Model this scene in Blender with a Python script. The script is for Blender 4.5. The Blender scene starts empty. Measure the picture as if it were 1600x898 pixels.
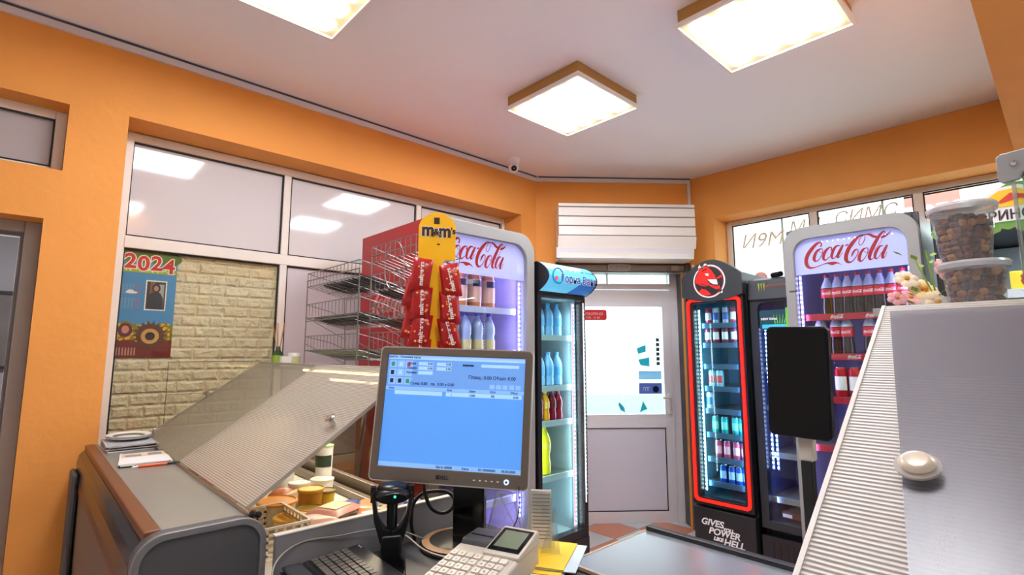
import bpy, math, random
from mathutils import Vector, Matrix
random.seed(7)
PI = math.pi
R = math.radians
SC = bpy.context.scene
COL = SC.collection

# ------------------------------------------------------------------ camera, world, exposure
cam_d = bpy.data.cameras.new('camera')
cam = bpy.data.objects.new('camera', cam_d)
COL.objects.link(cam)
cam.location = (0, 0, 1.45)
cam.rotation_euler = (R(97.17), 0, R(-43))
cam_d.sensor_width = 36
cam_d.lens = 811 / 1600 * 36
cam_d.clip_start = 0.02
SC.camera = cam

SC.view_settings.view_transform = 'Standard'
SC.view_settings.look = 'None'
SC.view_settings.gamma = 1
SC.view_settings.use_curve_mapping = False
SC.view_settings.exposure = 0.0

w = bpy.data.worlds.new('world')
SC.world = w
w.use_nodes = True
bg = w.node_tree.nodes['Background']
bg.inputs[0].default_value = (0.86, 0.93, 1.0, 1)
bg.inputs[1].default_value = 4.5

LAMP = 42.0          # emission of the ceiling tubes


# ------------------------------------------------------------------ materials
def lin(c):
    if isinstance(c, str):
        c = tuple(int(c[i:i + 2], 16) / 255 for i in (0, 2, 4))
    return tuple(x / 12.92 if x <= 0.04045 else ((x + 0.055) / 1.055) ** 2.4 for x in c)


MATS = {}


def mat(name, color, rough=0.5, metal=0.0, emit=0.0, ecol=None, spec=0.5, noise=0.0, nscale=8.0, bump=0.0, bscale=60.0, trans=0.0, coat=0.0):
    if name in MATS:
        return MATS[name]
    m = bpy.data.materials.new(name)
    m.use_nodes = True
    nt = m.node_tree
    b = nt.nodes['Principled BSDF']
    c = lin(color)
    b.inputs['Base Color'].default_value = (*c, 1)
    b.inputs['Roughness'].default_value = rough
    b.inputs['Metallic'].default_value = metal
    b.inputs['Specular IOR Level'].default_value = spec
    b.inputs['Coat Weight'].default_value = coat
    if trans:
        b.inputs['Transmission Weight'].default_value = trans
    if emit:
        b.inputs['Emission Color'].default_value = (*lin(ecol or color), 1)
        b.inputs['Emission Strength'].default_value = emit
    if noise or bump:
        tc = nt.nodes.new('ShaderNodeTexCoord')
        if noise:
            n = nt.nodes.new('ShaderNodeTexNoise')
            n.inputs['Scale'].default_value = nscale
            n.inputs['Detail'].default_value = 5
            nt.links.new(tc.outputs['Object'], n.inputs['Vector'])
            mx = nt.nodes.new('ShaderNodeMix')
            mx.data_type = 'RGBA'
            mx.inputs['A'].default_value = (*[x * (1 - noise) for x in c], 1)
            mx.inputs['B'].default_value = (*[min(1, x * (1 + noise)) for x in c], 1)
            nt.links.new(n.outputs['Fac'], mx.inputs['Factor'])
            nt.links.new(mx.outputs['Result'], b.inputs['Base Color'])
        if bump:
            n2 = nt.nodes.new('ShaderNodeTexNoise')
            n2.inputs['Scale'].default_value = bscale
            n2.inputs['Detail'].default_value = 4
            nt.links.new(tc.outputs['Object'], n2.inputs['Vector'])
            bp = nt.nodes.new('ShaderNodeBump')
            bp.inputs['Strength'].default_value = bump
            bp.inputs['Distance'].default_value = 0.01
            nt.links.new(n2.outputs['Fac'], bp.inputs['Height'])
            nt.links.new(bp.outputs['Normal'], b.inputs['Normal'])
    MATS[name] = m
    return m


def glass(name, tint='ffffff', gloss=0.04, opac=0.0, ocol='ffffff', rough=0.02):
    """thin clear sheet: see-through with fresnel reflection and optional milky body"""
    if name in MATS:
        return MATS[name]
    m = bpy.data.materials.new(name)
    m.use_nodes = True
    nt = m.node_tree
    nt.nodes.clear()
    out = nt.nodes.new('ShaderNodeOutputMaterial')
    tr = nt.nodes.new('ShaderNodeBsdfTransparent')
    tr.inputs[0].default_value = (*lin(tint), 1)
    gl = nt.nodes.new('ShaderNodeBsdfGlossy')
    gl.inputs['Roughness'].default_value = rough
    fr = nt.nodes.new('ShaderNodeLayerWeight')
    fr.inputs['Blend'].default_value = 0.5
    pw = nt.nodes.new('ShaderNodeMath')
    pw.operation = 'POWER'
    pw.inputs[1].default_value = 4.0
    nt.links.new(fr.outputs['Facing'], pw.inputs[0])
    ad = nt.nodes.new('ShaderNodeMath')
    ad.operation = 'MULTIPLY_ADD'
    ad.inputs[1].default_value = 0.6
    ad.inputs[2].default_value = 0.025 + gloss
    nt.links.new(pw.outputs[0], ad.inputs[0])
    mx = nt.nodes.new('ShaderNodeMixShader')
    nt.links.new(ad.outputs[0], mx.inputs[0])
    nt.links.new(gl.outputs[0], mx.inputs[2])
    if opac:
        df = nt.nodes.new('ShaderNodeBsdfDiffuse')
        df.inputs[0].default_value = (*lin(ocol), 1)
        m2 = nt.nodes.new('ShaderNodeMixShader')
        m2.inputs[0].default_value = opac
        nt.links.new(tr.outputs[0], m2.inputs[1])
        nt.links.new(df.outputs[0], m2.inputs[2])
        nt.links.new(m2.outputs[0], mx.inputs[1])
    else:
        nt.links.new(tr.outputs[0], mx.inputs[1])
    nt.links.new(mx.outputs[0], out.inputs[0])
    MATS[name] = m
    return m


def ribbed(name, color, opac, period, axis='Y', rough=0.25, tint='ffffff', con=(.76, 1.15)):
    """twin-wall polycarbonate: milky sheet with fine parallel flutes"""
    m = bpy.data.materials.new(name)
    m.use_nodes = True
    nt = m.node_tree
    b = nt.nodes['Principled BSDF']
    out = nt.nodes['Material Output']
    b.inputs['Roughness'].default_value = rough
    tc = nt.nodes.new('ShaderNodeTexCoord')
    wv = nt.nodes.new('ShaderNodeTexWave')
    wv.bands_direction = axis
    wv.inputs['Scale'].default_value = 0.314 / period
    wv.inputs['Distortion'].default_value = 0.3
    nt.links.new(tc.outputs['Object'], wv.inputs['Vector'])
    rp = nt.nodes.new('ShaderNodeMix')
    rp.data_type = 'RGBA'
    c = lin(color)
    rp.inputs['A'].default_value = (*[x * con[0] for x in c], 1)
    rp.inputs['B'].default_value = (*[min(1, x * con[1]) for x in c], 1)
    nt.links.new(wv.outputs['Fac'], rp.inputs['Factor'])
    nt.links.new(rp.outputs['Result'], b.inputs['Base Color'])
    bp = nt.nodes.new('ShaderNodeBump')
    bp.inputs['Strength'].default_value = 0.5
    bp.inputs['Distance'].default_value = 0.003
    nt.links.new(wv.outputs['Fac'], bp.inputs['Height'])
    nt.links.new(bp.outputs['Normal'], b.inputs['Normal'])
    tr = nt.nodes.new('ShaderNodeBsdfTransparent')
    tr.inputs[0].default_value = (*lin(tint), 1)
    mx = nt.nodes.new('ShaderNodeMixShader')
    ma = nt.nodes.new('ShaderNodeMath')
    ma.operation = 'MULTIPLY_ADD'
    ma.inputs[1].default_value = 0.16
    ma.inputs[2].default_value = opac - 0.08
    nt.links.new(wv.outputs['Fac'], ma.inputs[0])
    nt.links.new(ma.outputs[0], mx.inputs[0])
    nt.links.new(tr.outputs[0], mx.inputs[1])
    nt.links.new(b.outputs[0], mx.inputs[2])
    nt.links.new(mx.outputs[0], out.inputs[0])
    return m


def film(name, tint, opac=.35):
    return glass(name, tint, 0.0, opac, tint)


def checker(name, ca, cb, size, rough=0.25):
    m = bpy.data.materials.new(name)
    m.use_nodes = True
    nt = m.node_tree
    b = nt.nodes['Principled BSDF']
    b.inputs['Roughness'].default_value = rough
    tc = nt.nodes.new('ShaderNodeTexCoord')
    mp = nt.nodes.new('ShaderNodeMapping')
    mp.inputs['Location'].default_value = (0.11, 0.05, 0.5 * size)
    ck = nt.nodes.new('ShaderNodeTexChecker')
    ck.inputs['Scale'].default_value = 1 / size
    ck.inputs['Color1'].default_value = (*lin(ca), 1)
    ck.inputs['Color2'].default_value = (*lin(cb), 1)
    nt.links.new(tc.outputs['Object'], mp.inputs['Vector'])
    nt.links.new(mp.outputs[0], ck.inputs['Vector'])
    # grout
    br = nt.nodes.new('ShaderNodeTexBrick')
    br.offset = 0
    br.inputs['Scale'].default_value = 1.0
    br.inputs['Brick Width'].default_value = size
    br.inputs['Row Height'].default_value = size
    br.inputs['Mortar Size'].default_value = 0.003
    nt.links.new(mp.outputs[0], br.inputs['Vector'])
    mx = nt.nodes.new('ShaderNodeMix')
    mx.data_type = 'RGBA'
    nt.links.new(br.outputs['Fac'], mx.inputs['Factor'])
    nt.links.new(ck.outputs[0], mx.inputs['A'])
    mx.inputs['B'].default_value = (0.25, 0.2, 0.17, 1)
    nt.links.new(mx.outputs['Result'], b.inputs['Base Color'])
    return m


M_ORANGE = mat('orange plaster', 'e99f4b', 0.75, noise=0.06, nscale=5, bump=0.25, bscale=25)
M_CEIL = mat('ceiling paint', 'f6f8ff', 0.8, noise=0.02, nscale=2)
M_PVC = mat('white pvc frame', 'e6e0d4', 0.35, noise=0.03)
M_GASKET = mat('black gasket', '151515', 0.6)
M_ALU = mat('white aluminium profile', 'f8f9ff', 0.35, noise=0.02)
M_DOORPANEL = mat('door panel', 'e6e6f0', 0.4)
M_STEEL = mat('brushed stainless', 'adaca4', 0.3, 0.5, noise=0.05, nscale=30)
M_STEELD = mat('dark brushed steel', '6f7275', 0.38, 0.6, noise=0.08, nscale=20)
M_CHROME = mat('chrome', 'd8d8d8', 0.12, 1.0)
M_WIRE = mat('zinc wire', '8a8986', 0.35, 0.7)
M_BLACK = mat('black plastic', '16171a', 0.4)
M_BLACKG = mat('glossy black', '060607', 0.12)
M_DGREY = mat('dark grey plastic', '3a3d40', 0.4)
M_GREY = mat('grey cooler frame', '929492', 0.4)
M_WHITE = mat('white plastic', 'f2f2f0', 0.4)
M_BEIGE = mat('beige plastic', 'c9c2b4', 0.45)
M_RED = mat('red enamel', 'a60f16', 0.3)
M_BROWN = mat('brown laminate', '774626', 0.35, noise=0.12, nscale=12)
M_GLASS = glass('clear glass', 'f4fbf8', 0.01)
M_PAPER = mat('white paper', 'f3f0e8', 0.7)


# ------------------------------------------------------------------ mesh builder
class MB:
    def __init__(s):
        s.v = []; s.f = []; s.mi = []; s.sm = []
        s.M = Matrix.Identity(4)

    def add(s, vs, fs, mi=0, sm=False):
        o = len(s.v)
        for p in vs:
            s.v.append(tuple(s.M @ Vector(p)))
        for k in fs:
            s.f.append(tuple(i + o for i in k)); s.mi.append(mi); s.sm.append(sm)
        return s

    def box(s, x0, x1, y0, y1, z0, z1, mi=0):
        v = [(x0, y0, z0), (x1, y0, z0), (x1, y1, z0), (x0, y1, z0), (x0, y0, z1), (x1, y0, z1), (x1, y1, z1), (x0, y1, z1)]
        return s.add(v, [(0, 3, 2, 1), (4, 5, 6, 7), (0, 1, 5, 4), (1, 2, 6, 5), (2, 3, 7, 6), (3, 0, 4, 7)], mi)

    def tube(s, pts, r, seg=8, mi=0, r2=None, cap=True):
        pts = [Vector(p) for p in pts]
        n = len(pts)
        rings = []
        prev = None
        for i, p in enumerate(pts):
            d = (pts[min(i + 1, n - 1)] - pts[max(i - 1, 0)])
            if d.length < 1e-9:
                d = Vector((0, 0, 1))
            d.normalize()
            if prev is None:
                a = Vector((0, 0, 1)) if abs(d.z) < 0.9 else Vector((1, 0, 0))
                x = d.cross(a).normalized()
            else:
                x = (prev - d * prev.dot(d))
                x = x.normalized() if x.length > 1e-6 else d.orthogonal().normalized()
            prev = x
            y = d.cross(x)
            rr = r if r2 is None else r + (r2 - r) * i / (n - 1)
            rings.append([p + (x * math.cos(2 * PI * k / seg) + y * math.sin(2 * PI * k / seg)) * rr for k in range(seg)])
        vs = [q for rg in rings for q in rg]
        fs = []
        for i in range(n - 1):
            for k in range(seg):
                fs.append((i * seg + k, i * seg + (k + 1) % seg, (i + 1) * seg + (k + 1) % seg, (i + 1) * seg + k))
        s.add(vs, fs, mi, seg > 5)
        if cap:
            s.add(rings[0], [tuple(range(seg))], mi)
            s.add(rings[-1], [tuple(range(seg))], mi)
        return s

    def lathe(s, prof, c=(0, 0, 0), seg=20, mi=0, a0=0, a1=2 * PI):
        """prof: (r, z) or (r, z, mi)"""
        full = abs(a1 - a0 - 2 * PI) < 1e-6
        for i in range(len(prof) - 1):
            p, q = prof[i], prof[i + 1]
            m_ = q[2] if len(q) > 2 else mi
            vs = []
            cnt = seg if full else seg + 1
            for (rr, z) in ((p[0], p[1]), (q[0], q[1])):
                for k in range(cnt):
                    a = a0 + (a1 - a0) * k / seg
                    vs.append((c[0] + rr * math.cos(a), c[1] + rr * math.sin(a), c[2] + z))
            fs = [(k, (k + 1) % cnt, cnt + (k + 1) % cnt, cnt + k) for k in range(seg if full else seg)]
            s.add(vs, fs, m_, True)
        return s

    def ball(s, c, r, mi=0, seg=10, sc=(1, 1, 1)):
        n = max(4, seg // 2)
        vs = []; fs = []
        for i in range(n + 1):
            t = PI * i / n
            for k in range(seg):
                a = 2 * PI * k / seg
                vs.append((c[0] + r * sc[0] * math.sin(t) * math.cos(a), c[1] + r * sc[1] * math.sin(t) * math.sin(a), c[2] + r * sc[2] * math.cos(t)))
        for i in range(n):
            for k in range(seg):
                fs.append((i * seg + k, (i + 1) * seg + k, (i + 1) * seg + (k + 1) % seg, i * seg + (k + 1) % seg))
        return s.add(vs, fs, mi, True)

    def prism(s, poly, ax, a0, a1, mi=0, sm=False):
        """poly in the plane across axis ax ('x': (y,z), 'y': (x,z), 'z': (x,y)), extruded a0..a1"""
        def P(p, a):
            return {'x': (a, p[0], p[1]), 'y': (p[0], a, p[1]), 'z': (p[0], p[1], a)}[ax]
        n = len(poly)
        s.add([P(p, a0) for p in poly], [tuple(range(n))], mi)
        s.add([P(p, a1) for p in poly], [tuple(range(n))], mi)
        s.add([P(p, a0) for p in poly] + [P(p, a1) for p in poly], [(i, (i + 1) % n, n + (i + 1) % n, n + i) for i in range(n)], mi, sm)
        return s

    def ring(s, outer, inner, ax, a0, a1, mi=0):
        def P(p, a):
            return {'x': (a, p[0], p[1]), 'y': (p[0], a, p[1]), 'z': (p[0], p[1], a)}[ax]
        n = len(outer)
        vs = [P(p, a0) for p in outer] + [P(p, a0) for p in inner] + [P(p, a1) for p in outer] + [P(p, a1) for p in inner]
        fs = []
        for i in range(n):
            j = (i + 1) % n
            fs += [(i, j, n + j, n + i), (2 * n + i, 2 * n + j, 3 * n + j, 3 * n + i), (i, j, 2 * n + j, 2 * n + i), (n + i, n + j, 3 * n + j, 3 * n + i)]
        return s.add(vs, fs, mi)

    def quad(s, a, b, c, d, mi=0):
        return s.add([a, b, c, d], [(0, 1, 2, 3)], mi)

    def build(s, name, mats, parent=None, bevel=0.0, loc=None, label=None, kind=None, seg=2):
        me = bpy.data.meshes.new(name)
        me.from_pydata(s.v, [], s.f)
        if not isinstance(mats, (list, tuple)):
            mats = [mats]
        for m in mats:
            me.materials.append(m)
        me.polygons.foreach_set('material_index', s.mi)
        me.polygons.foreach_set('use_smooth', s.sm)
        import bmesh
        bm = bmesh.new(); bm.from_mesh(me)
        bmesh.ops.remove_doubles(bm, verts=bm.verts, dist=1e-5)
        bmesh.ops.recalc_face_normals(bm, faces=bm.faces)
        bm.to_mesh(me); bm.free()
        o = bpy.data.objects.new(name, me)
        COL.objects.link(o)
        if parent is not None:
            o.parent = parent
        if loc is not None:
            o.location = loc
        if bevel:
            b = o.modifiers.new('bevel', 'BEVEL')
            b.width = bevel; b.segments = seg; b.limit_method = 'ANGLE'; b.angle_limit = R(40)
        if any(s.sm):
            sharp_by_angle(me)
        if label: o['label'] = label
        if kind: o['kind'] = kind
        return o


def sharp_by_angle(me, ang=R(38)):
    try:
        me.set_sharp_from_angle(angle=ang)
    except Exception:
        pass


def rrect(x0, x1, z0, z1, r, n=6, corners=(1, 1, 1, 1)):
    """rounded rectangle, ccw from bottom-left; corners = bl, br, tr, tl"""
    pts = []
    cs = [(x0, z0, 180), (x1, z0, 270), (x1, z1, 0), (x0, z1, 90)]
    sg = [(1, 1), (-1, 1), (-1, -1), (1, -1)]
    for k, (x, z, a) in enumerate(cs):
        rr = r if corners[k] else 1e-4
        cx, cz = x + sg[k][0] * rr, z + sg[k][1] * rr
        for i in range(n + 1):
            t = R(a + 90 * i / n)
            pts.append((cx + rr * math.cos(t), cz + rr * math.sin(t)))
    return pts


def circ(cx, cy, r, n=24, ry=None):
    ry = ry or r
    return [(cx + r * math.cos(2 * PI * k / n), cy + ry * math.sin(2 * PI * k / n)) for k in range(n)]


def tag(o, label, cat, group=None):
    o['label'] = label; o['category'] = cat
    if group: o['group'] = group
    return o


def thing(name, label, cat, loc=(0, 0, 0), rz=0, group=None):
    o = bpy.data.objects.new(name, None)
    COL.objects.link(o)
    o.empty_display_size = 0.05
    o.location = loc; o.rotation_euler = (0, 0, rz)
    return tag(o, label, cat, group)


def struct(o):
    o['kind'] = 'structure'
    return o


def sempty(name, loc=(0, 0, 0), rz=0):
    o = bpy.data.objects.new(name, None)
    COL.objects.link(o)
    o.location = loc; o.rotation_euler = (0, 0, rz)
    o['kind'] = 'structure'
    return o


KIDS = {}


def dup(root, loc, rz, label=None, group=None):
    r = root.copy(); COL.objects.link(r); r.location = loc; r.rotation_euler = (root.rotation_euler[0], root.rotation_euler[1], rz)
    if label: r['label'] = label
    if group: r['group'] = group
    for ch in list(root.children):
        c = ch.copy(); COL.objects.link(c); c.parent = r
        for g in list(ch.children):
            d = g.copy(); COL.objects.link(d); d.parent = c
    return r


def text(body, size, m, parent, loc, rot=(PI / 2, 0, 0), ext=0.0006, shear=0.0, align='CENTER', name='lettering', sx=1.0, bold=0.0, label=None):
    cu = bpy.data.curves.new(name, 'FONT')
    cu.body = body; cu.size = size; cu.extrude = ext; cu.shear = shear
    cu.align_x = align; cu.offset = bold
    t = bpy.data.objects.new(name + '_tmp', cu)
    me = bpy.data.meshes.new_from_object(t)
    bpy.data.objects.remove(t)
    me.name = name
    me.materials.clear(); me.materials.append(m)
    if sx != 1.0:
        for v in me.vertices: v.co.x *= sx
    o = bpy.data.objects.new(name, me)
    COL.objects.link(o)
    o.parent = parent; o.location = loc; o.rotation_euler = rot
    if label: o['label'] = label
    return o


ORD = ['leftmost', 'second from left', 'third from left', 'fourth from left', 'fifth from left', 'sixth from left', 'seventh from left', 'eighth from left', 'ninth from left', 'tenth from left']

LOGO = [[(0.1387,0.122,0.0097),(0.1447,0.1349,0.0065),(0.1388,0.1472,0.0085),(0.1202,0.1421,0.0147),(0.0938,0.1165,0.0197),(0.0714,0.0848,0.0204),(0.0616,0.0546,0.0198),(0.0645,0.0263,0.0184),(0.0776,0.0118,0.0131),(0.0991,0.0099,0.0065),(0.1271,0.0175,0.0045),(0.1518,0.0247,0.0045),(0.1699,0.0268,0.009),(0.1888,0.0221,0.0191),(0.205,0.0241,0.0121),(0.2193,0.0199,0.0057),(0.2345,0.0099,0.0013)],[(0.1425,0.1111,0.0045),(0.1238,0.1052,0.0117),(0.1086,0.0831,0.0163),(0.1022,0.0562,0.0163),(0.1106,0.044,0.0078),(0.1265,0.053,0.0045),(0.1418,0.0784,0.0032),(0.1479,0.1017,0.0039),(0.1411,0.1123,0.0039),(0.1297,0.1009,0.0026),(0.138,0.0893,0.0026),(0.15,0.0876,0.0032)],[(0.1879,0.0958,0.0083),(0.1932,0.1087,0.0051),(0.1816,0.1121,0.0084),(0.1626,0.0961,0.0148),(0.1503,0.0704,0.0161),(0.1505,0.0498,0.0116),(0.1622,0.0466,0.0064),(0.1812,0.0628,0.0038)],[(0.2346,0.1143,0.0044),(0.2172,0.1153,0.0096),(0.2013,0.0973,0.014),(0.1905,0.0683,0.0147),(0.1922,0.0511,0.0096),(0.2041,0.0529,0.0045),(0.2266,0.0835,0.0032)],[(0.2478,0.1174,0.0095),(0.2361,0.0956,0.0146),(0.2228,0.0705,0.0146),(0.2172,0.0528,0.0114),(0.2275,0.0547,0.0044),(0.2437,0.0794,0.0025)],[(0.2573,0.1109,0.0057),(0.2719,0.1153,0.0088)],[(0.3513,0.154,0.0031),(0.3391,0.156,0.0062),(0.3192,0.1478,0.0124),(0.2951,0.1234,0.0181),(0.2732,0.0934,0.0194),(0.2596,0.062,0.0188),(0.2564,0.0358,0.0182),(0.2652,0.0197,0.0131),(0.2822,0.0208,0.0062),(0.3003,0.0399,0.0043),(0.3132,0.0645,0.0043),(0.313,0.081,0.005),(0.3034,0.0824,0.0081),(0.2911,0.0676,0.0106),(0.2827,0.0472,0.0044)],[(0.3512,0.1523,0.0031),(0.3483,0.1315,0.0037),(0.3372,0.1102,0.0037),(0.3243,0.104,0.0037),(0.3211,0.116,0.0037),(0.3282,0.138,0.0037),(0.3416,0.1523,0.0043),(0.3583,0.1561,0.0068),(0.3742,0.1518,0.0123),(0.3895,0.1395,0.0134),(0.4025,0.1357,0.0115)],[(0.419,0.1265,0.0042),(0.4286,0.1314,0.0121),(0.4421,0.1372,0.0102),(0.4559,0.1477,0.0054),(0.4657,0.1588,0.0012)],[(0.4334,0.1434,0.003),(0.4394,0.1537,0.0042),(0.4319,0.1582,0.0079),(0.4135,0.1403,0.0133),(0.3923,0.1049,0.017),(0.3736,0.0689,0.0177),(0.3632,0.0379,0.0152),(0.3647,0.0215,0.0104),(0.3743,0.0235,0.0043),(0.3871,0.0346,0.0024)],[(0.4252,0.1207,0.0024),(0.4102,0.0957,0.0024),(0.3844,0.0705,0.0024)],[(0.3531,0.0849,0.0043),(0.3362,0.0776,0.0105),(0.3221,0.0533,0.0154),(0.3161,0.0279,0.0148),(0.3236,0.0171,0.008),(0.3381,0.0283,0.0043),(0.3535,0.0522,0.0037),(0.3594,0.0774,0.0043),(0.3518,0.0857,0.0037),(0.34,0.0737,0.0025),(0.3486,0.0594,0.0025),(0.3646,0.0572,0.0024)],[(0.4253,0.087,0.0042),(0.412,0.0842,0.0091),(0.3973,0.0654,0.0133),(0.3876,0.041,0.0133),(0.3889,0.0231,0.0079),(0.3998,0.0265,0.0036),(0.4204,0.0557,0.003)],[(0.4436,0.0874,0.009),(0.4314,0.0636,0.0138),(0.4202,0.0365,0.0132),(0.4192,0.0223,0.009),(0.4287,0.0274,0.0042),(0.4408,0.0511,0.0024)]]


def ribbon(mb, st, y=0.0, th=0.001, mi=0, sx=1.0, x0=0.0, z0=0.0, grow=0.0, swell=1.0):
    """variable-width brush stroke in the x-z plane"""
    P = [(x0 + a * sx, z0 + b * sx, c * sx * swell + grow) for a, b, c in st]
    Q = []
    n = len(P)
    for i in range(n - 1):
        a, b, c, d = P[max(i - 1, 0)], P[i], P[i + 1], P[min(i + 2, n - 1)]
        for k in range(5):
            t = k / 5
            Q.append(tuple(0.5 * (2 * b[j] + (c[j] - a[j]) * t + (2 * a[j] - 5 * b[j] + 4 * c[j] - d[j]) * t * t + (3 * b[j] - a[j] - 3 * c[j] + d[j]) * t ** 3) for j in range(3)))
    Q.append(P[-1])
    L = []; Rr = []
    for i, (x, z, wd) in enumerate(Q):
        a = Q[max(i - 1, 0)]; b = Q[min(i + 1, len(Q) - 1)]
        dx, dz = b[0] - a[0], b[1] - a[1]
        l = math.hypot(dx, dz) or 1
        nx, nz = -dz / l, dx / l
        h = max(wd, 0.0006) / 2
        L.append((x + nx * h, z + nz * h)); Rr.append((x - nx * h, z - nz * h))
    for i in range(len(Q) - 1):
        mb.add([(L[i][0], y, L[i][1]), (L[i + 1][0], y, L[i + 1][1]), (Rr[i + 1][0], y, Rr[i + 1][1]), (Rr[i][0], y, Rr[i][1])], [(0, 1, 2, 3)], mi)


def cola_script(parent, m, x, y, z, width, label=None, rot=(0, 0, 0), name='script_logo'):
    mb = MB()
    sx = width / 0.404
    for st in LOGO:
        ribbon(mb, [(a - 0.0616, b, c) for a, b, c in st], sx=sx)
    o = mb.build(name, m, parent, label=label)
    o.location = (x, y, z); o.rotation_euler = rot
    return o

# ================================================================== THE ROOM
HC = 2.97
LV = 3.05      # inner face of left wall (plane y = LV)
RU = 4.18      # inner face of right wall (plane x = RU)
CP = (3.13, 3.05); CANG = math.atan2(-0.89, 1.05); CL = 1.376   # chamfer (door) wall


def wall_cells(mb, a, b, c0, c1, holes, put):
    """wall of boxes between coordinates a[] (along) and b[] (height) leaving the holes out"""
    for i in range(len(a) - 1):
        for j in range(len(b) - 1):
            ca, cb = (a[i] + a[i + 1]) / 2, (b[j] + b[j + 1]) / 2
            if any(h[0] < ca < h[1] and h[2] < cb < h[3] for h in holes):
                continue
            put(mb, a[i], a[i + 1], b[j], b[j + 1])


# floor
mb = MB(); mb.box(-1.3, 6.2, -2.2, 3.2, -0.06, 0); mb.box(-1.3, 3.4, 3.2, 6.9, -0.06, 0); mb.box(3.4, 4.7, 3.2, 3.5, -0.06, 0)
struct(mb.build('floor', checker('floor tiles', 'e0906c', 'dcdcd8', 0.33)))
# ceiling
mb = MB(); mb.box(-1.3, 4.5, -2.0, 3.4, HC, HC + 0.1)
struct(mb.build('ceiling', M_CEIL))

# left wall with doorway, niche window and shop window openings
holes = [(-0.9, 0.012, -1, 2.04), (-0.9, 0.057, 2.27, 2.586), (0.279, 2.95, 0.75, 2.60)]
mb = MB()
wall_cells(mb, [-1.3, -0.9, 0.012, 0.057, 0.279, 2.95, 3.36], [0, 0.75, 2.04, 2.27, 2.586, 2.60, HC], 0, 0, holes,
           lambda m_, a, b, c, d: m_.box(a, b, LV, LV + 0.3, c, d))
struct(mb.build('wall_left', M_ORANGE))
# right wall
holes = [(-1.3, 1.977, 0.9, 2.586)]
mb = MB()
wall_cells(mb, [-2.0, -1.3, 1.977, 2.30], [0, 0.9, 2.586, HC], 0, 0, holes, lambda m_, a, b, c, d: m_.box(RU, RU + 0.32, a, b, c, d))
struct(mb.build('wall_right', M_ORANGE))
# door wall across the corner
mb = MB()
wall_cells(mb, [-0.12, 0.16, 1.34, CL + 0.1], [0, 2.22, HC], 0, 0, [(0.16, 1.34, -1, 2.22)], lambda m_, a, b, c, d: m_.box(a, b, 0, 0.34, c, d))
o = struct(mb.build('wall_corner', M_ORANGE)); o.location = (CP[0], CP[1], 0); o.rotation_euler = (0, 0, CANG)
# unseen walls behind the camera, made white to bounce light onto the ceiling
mb = MB(); mb.box(-1.3, -1.15, -2.0, 3.05, 0, HC); struct(mb.build('wall_rear', mat('white rear wall', 'f4f2ee', .8)))
mb = MB(); mb.box(-1.15, 4.5, -2.0, -1.85, 0, HC); struct(mb.build('wall_side', MATS['white rear wall']))
# dropped beam on the right
mb = MB(); mb.box(0.0, RU, -0.22, 0.092, 2.30, HC); struct(mb.build('trim_1', M_ORANGE))
# cable channel under the ceiling, along left and door wall, dropping down at the right corner
mb = MB(); mb.box(-1.15, 3.12, LV - 0.016, LV, HC - 0.045, HC - 0.002)
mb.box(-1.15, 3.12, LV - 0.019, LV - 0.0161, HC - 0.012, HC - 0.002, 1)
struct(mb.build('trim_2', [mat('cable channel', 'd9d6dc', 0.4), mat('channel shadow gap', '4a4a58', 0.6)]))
mb = MB(); mb.box(0.0, CL - 0.02, -0.016, 0, HC - 0.045, HC - 0.002); mb.box(CL - 0.045, CL - 0.02, -0.016, 0, 2.66, HC - 0.045)
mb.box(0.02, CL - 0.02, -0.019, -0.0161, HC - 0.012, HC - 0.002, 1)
mb.box(CL - 0.035, CL - 0.012, -0.016, 0, 0.0, 2.2)
o = struct(mb.build('trim_3', [MATS['cable channel'], MATS['channel shadow gap']])); o.location = (CP[0], CP[1], 0); o.rotation_euler = (0, 0, CANG)

# ------------------------------------------------------------------ left shop window (window_1)
FV = 3.255


def frame_rect(mb, x0, x1, z0, z1, y0, y1, t, mi=0):
    mb.box(x0, x0 + t, y0, y1, z0, z1, mi); mb.box(x1 - t, x1, y0, y1, z0, z1, mi)
    mb.box(x0 + t, x1 - t, y0, y1, z0, z0 + t, mi); mb.box(x0 + t, x1 - t, y0, y1, z1 - t, z1, mi)


win = sempty('window_1', (0, 0, 0))
mb = MB()
mb.box(0.279, 0.325, FV, FV + 0.06, 0.75, 2.60)
mb.box(2.91, 2.95, FV, FV + 0.06, 0.75, 2.60)
for u in (1.098, 2.06): mb.box(u, u + 0.042, FV, FV + 0.06, 0.80, 2.552)
mb.box(0.325, 2.91, FV, FV + 0.06, 2.552, 2.60)
mb.box(0.325, 2.91, FV - 0.004, FV + 0.06, 1.985, 2.048)
mb.box(0.325, 2.91, FV, FV + 0.06, 0.75, 0.80)
mb.build('window_frame', M_PVC, win, bevel=0.004)
mb = MB()
cols = [(0.325, 1.098), (1.140, 2.06), (2.102, 2.91)]
for a, b in cols:
    frame_rect(mb, a, b, 2.048, 2.552, FV + 0.012, FV + 0.02, 0.009)
    frame_rect(mb, a, b, 0.80, 1.985, FV + 0.012, FV + 0.02, 0.009)
mb.build('gasket', M_GASKET, win)
M_FILM = mat('white backed glass', 'd4d2d2', 0.07, spec=0.6)
for a, b in cols:
    mb = MB(); mb.box(a, b, FV + 0.021, FV + 0.03, 2.048, 2.552)
    mb.build('white_pane', M_FILM, win)
for k, (a, b) in enumerate(cols[1:]):
    mb = MB(); mb.box(a, b, FV + 0.021, FV + 0.03, 0.80, 1.985)
    mb.build('lower_pane', mat('lilac grey pane', 'cbc5c8', 0.2), win)
mb = MB(); mb.box(0.325, 1.098, FV + 0.02, FV + 0.023, 0.80, 1.985)
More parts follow.
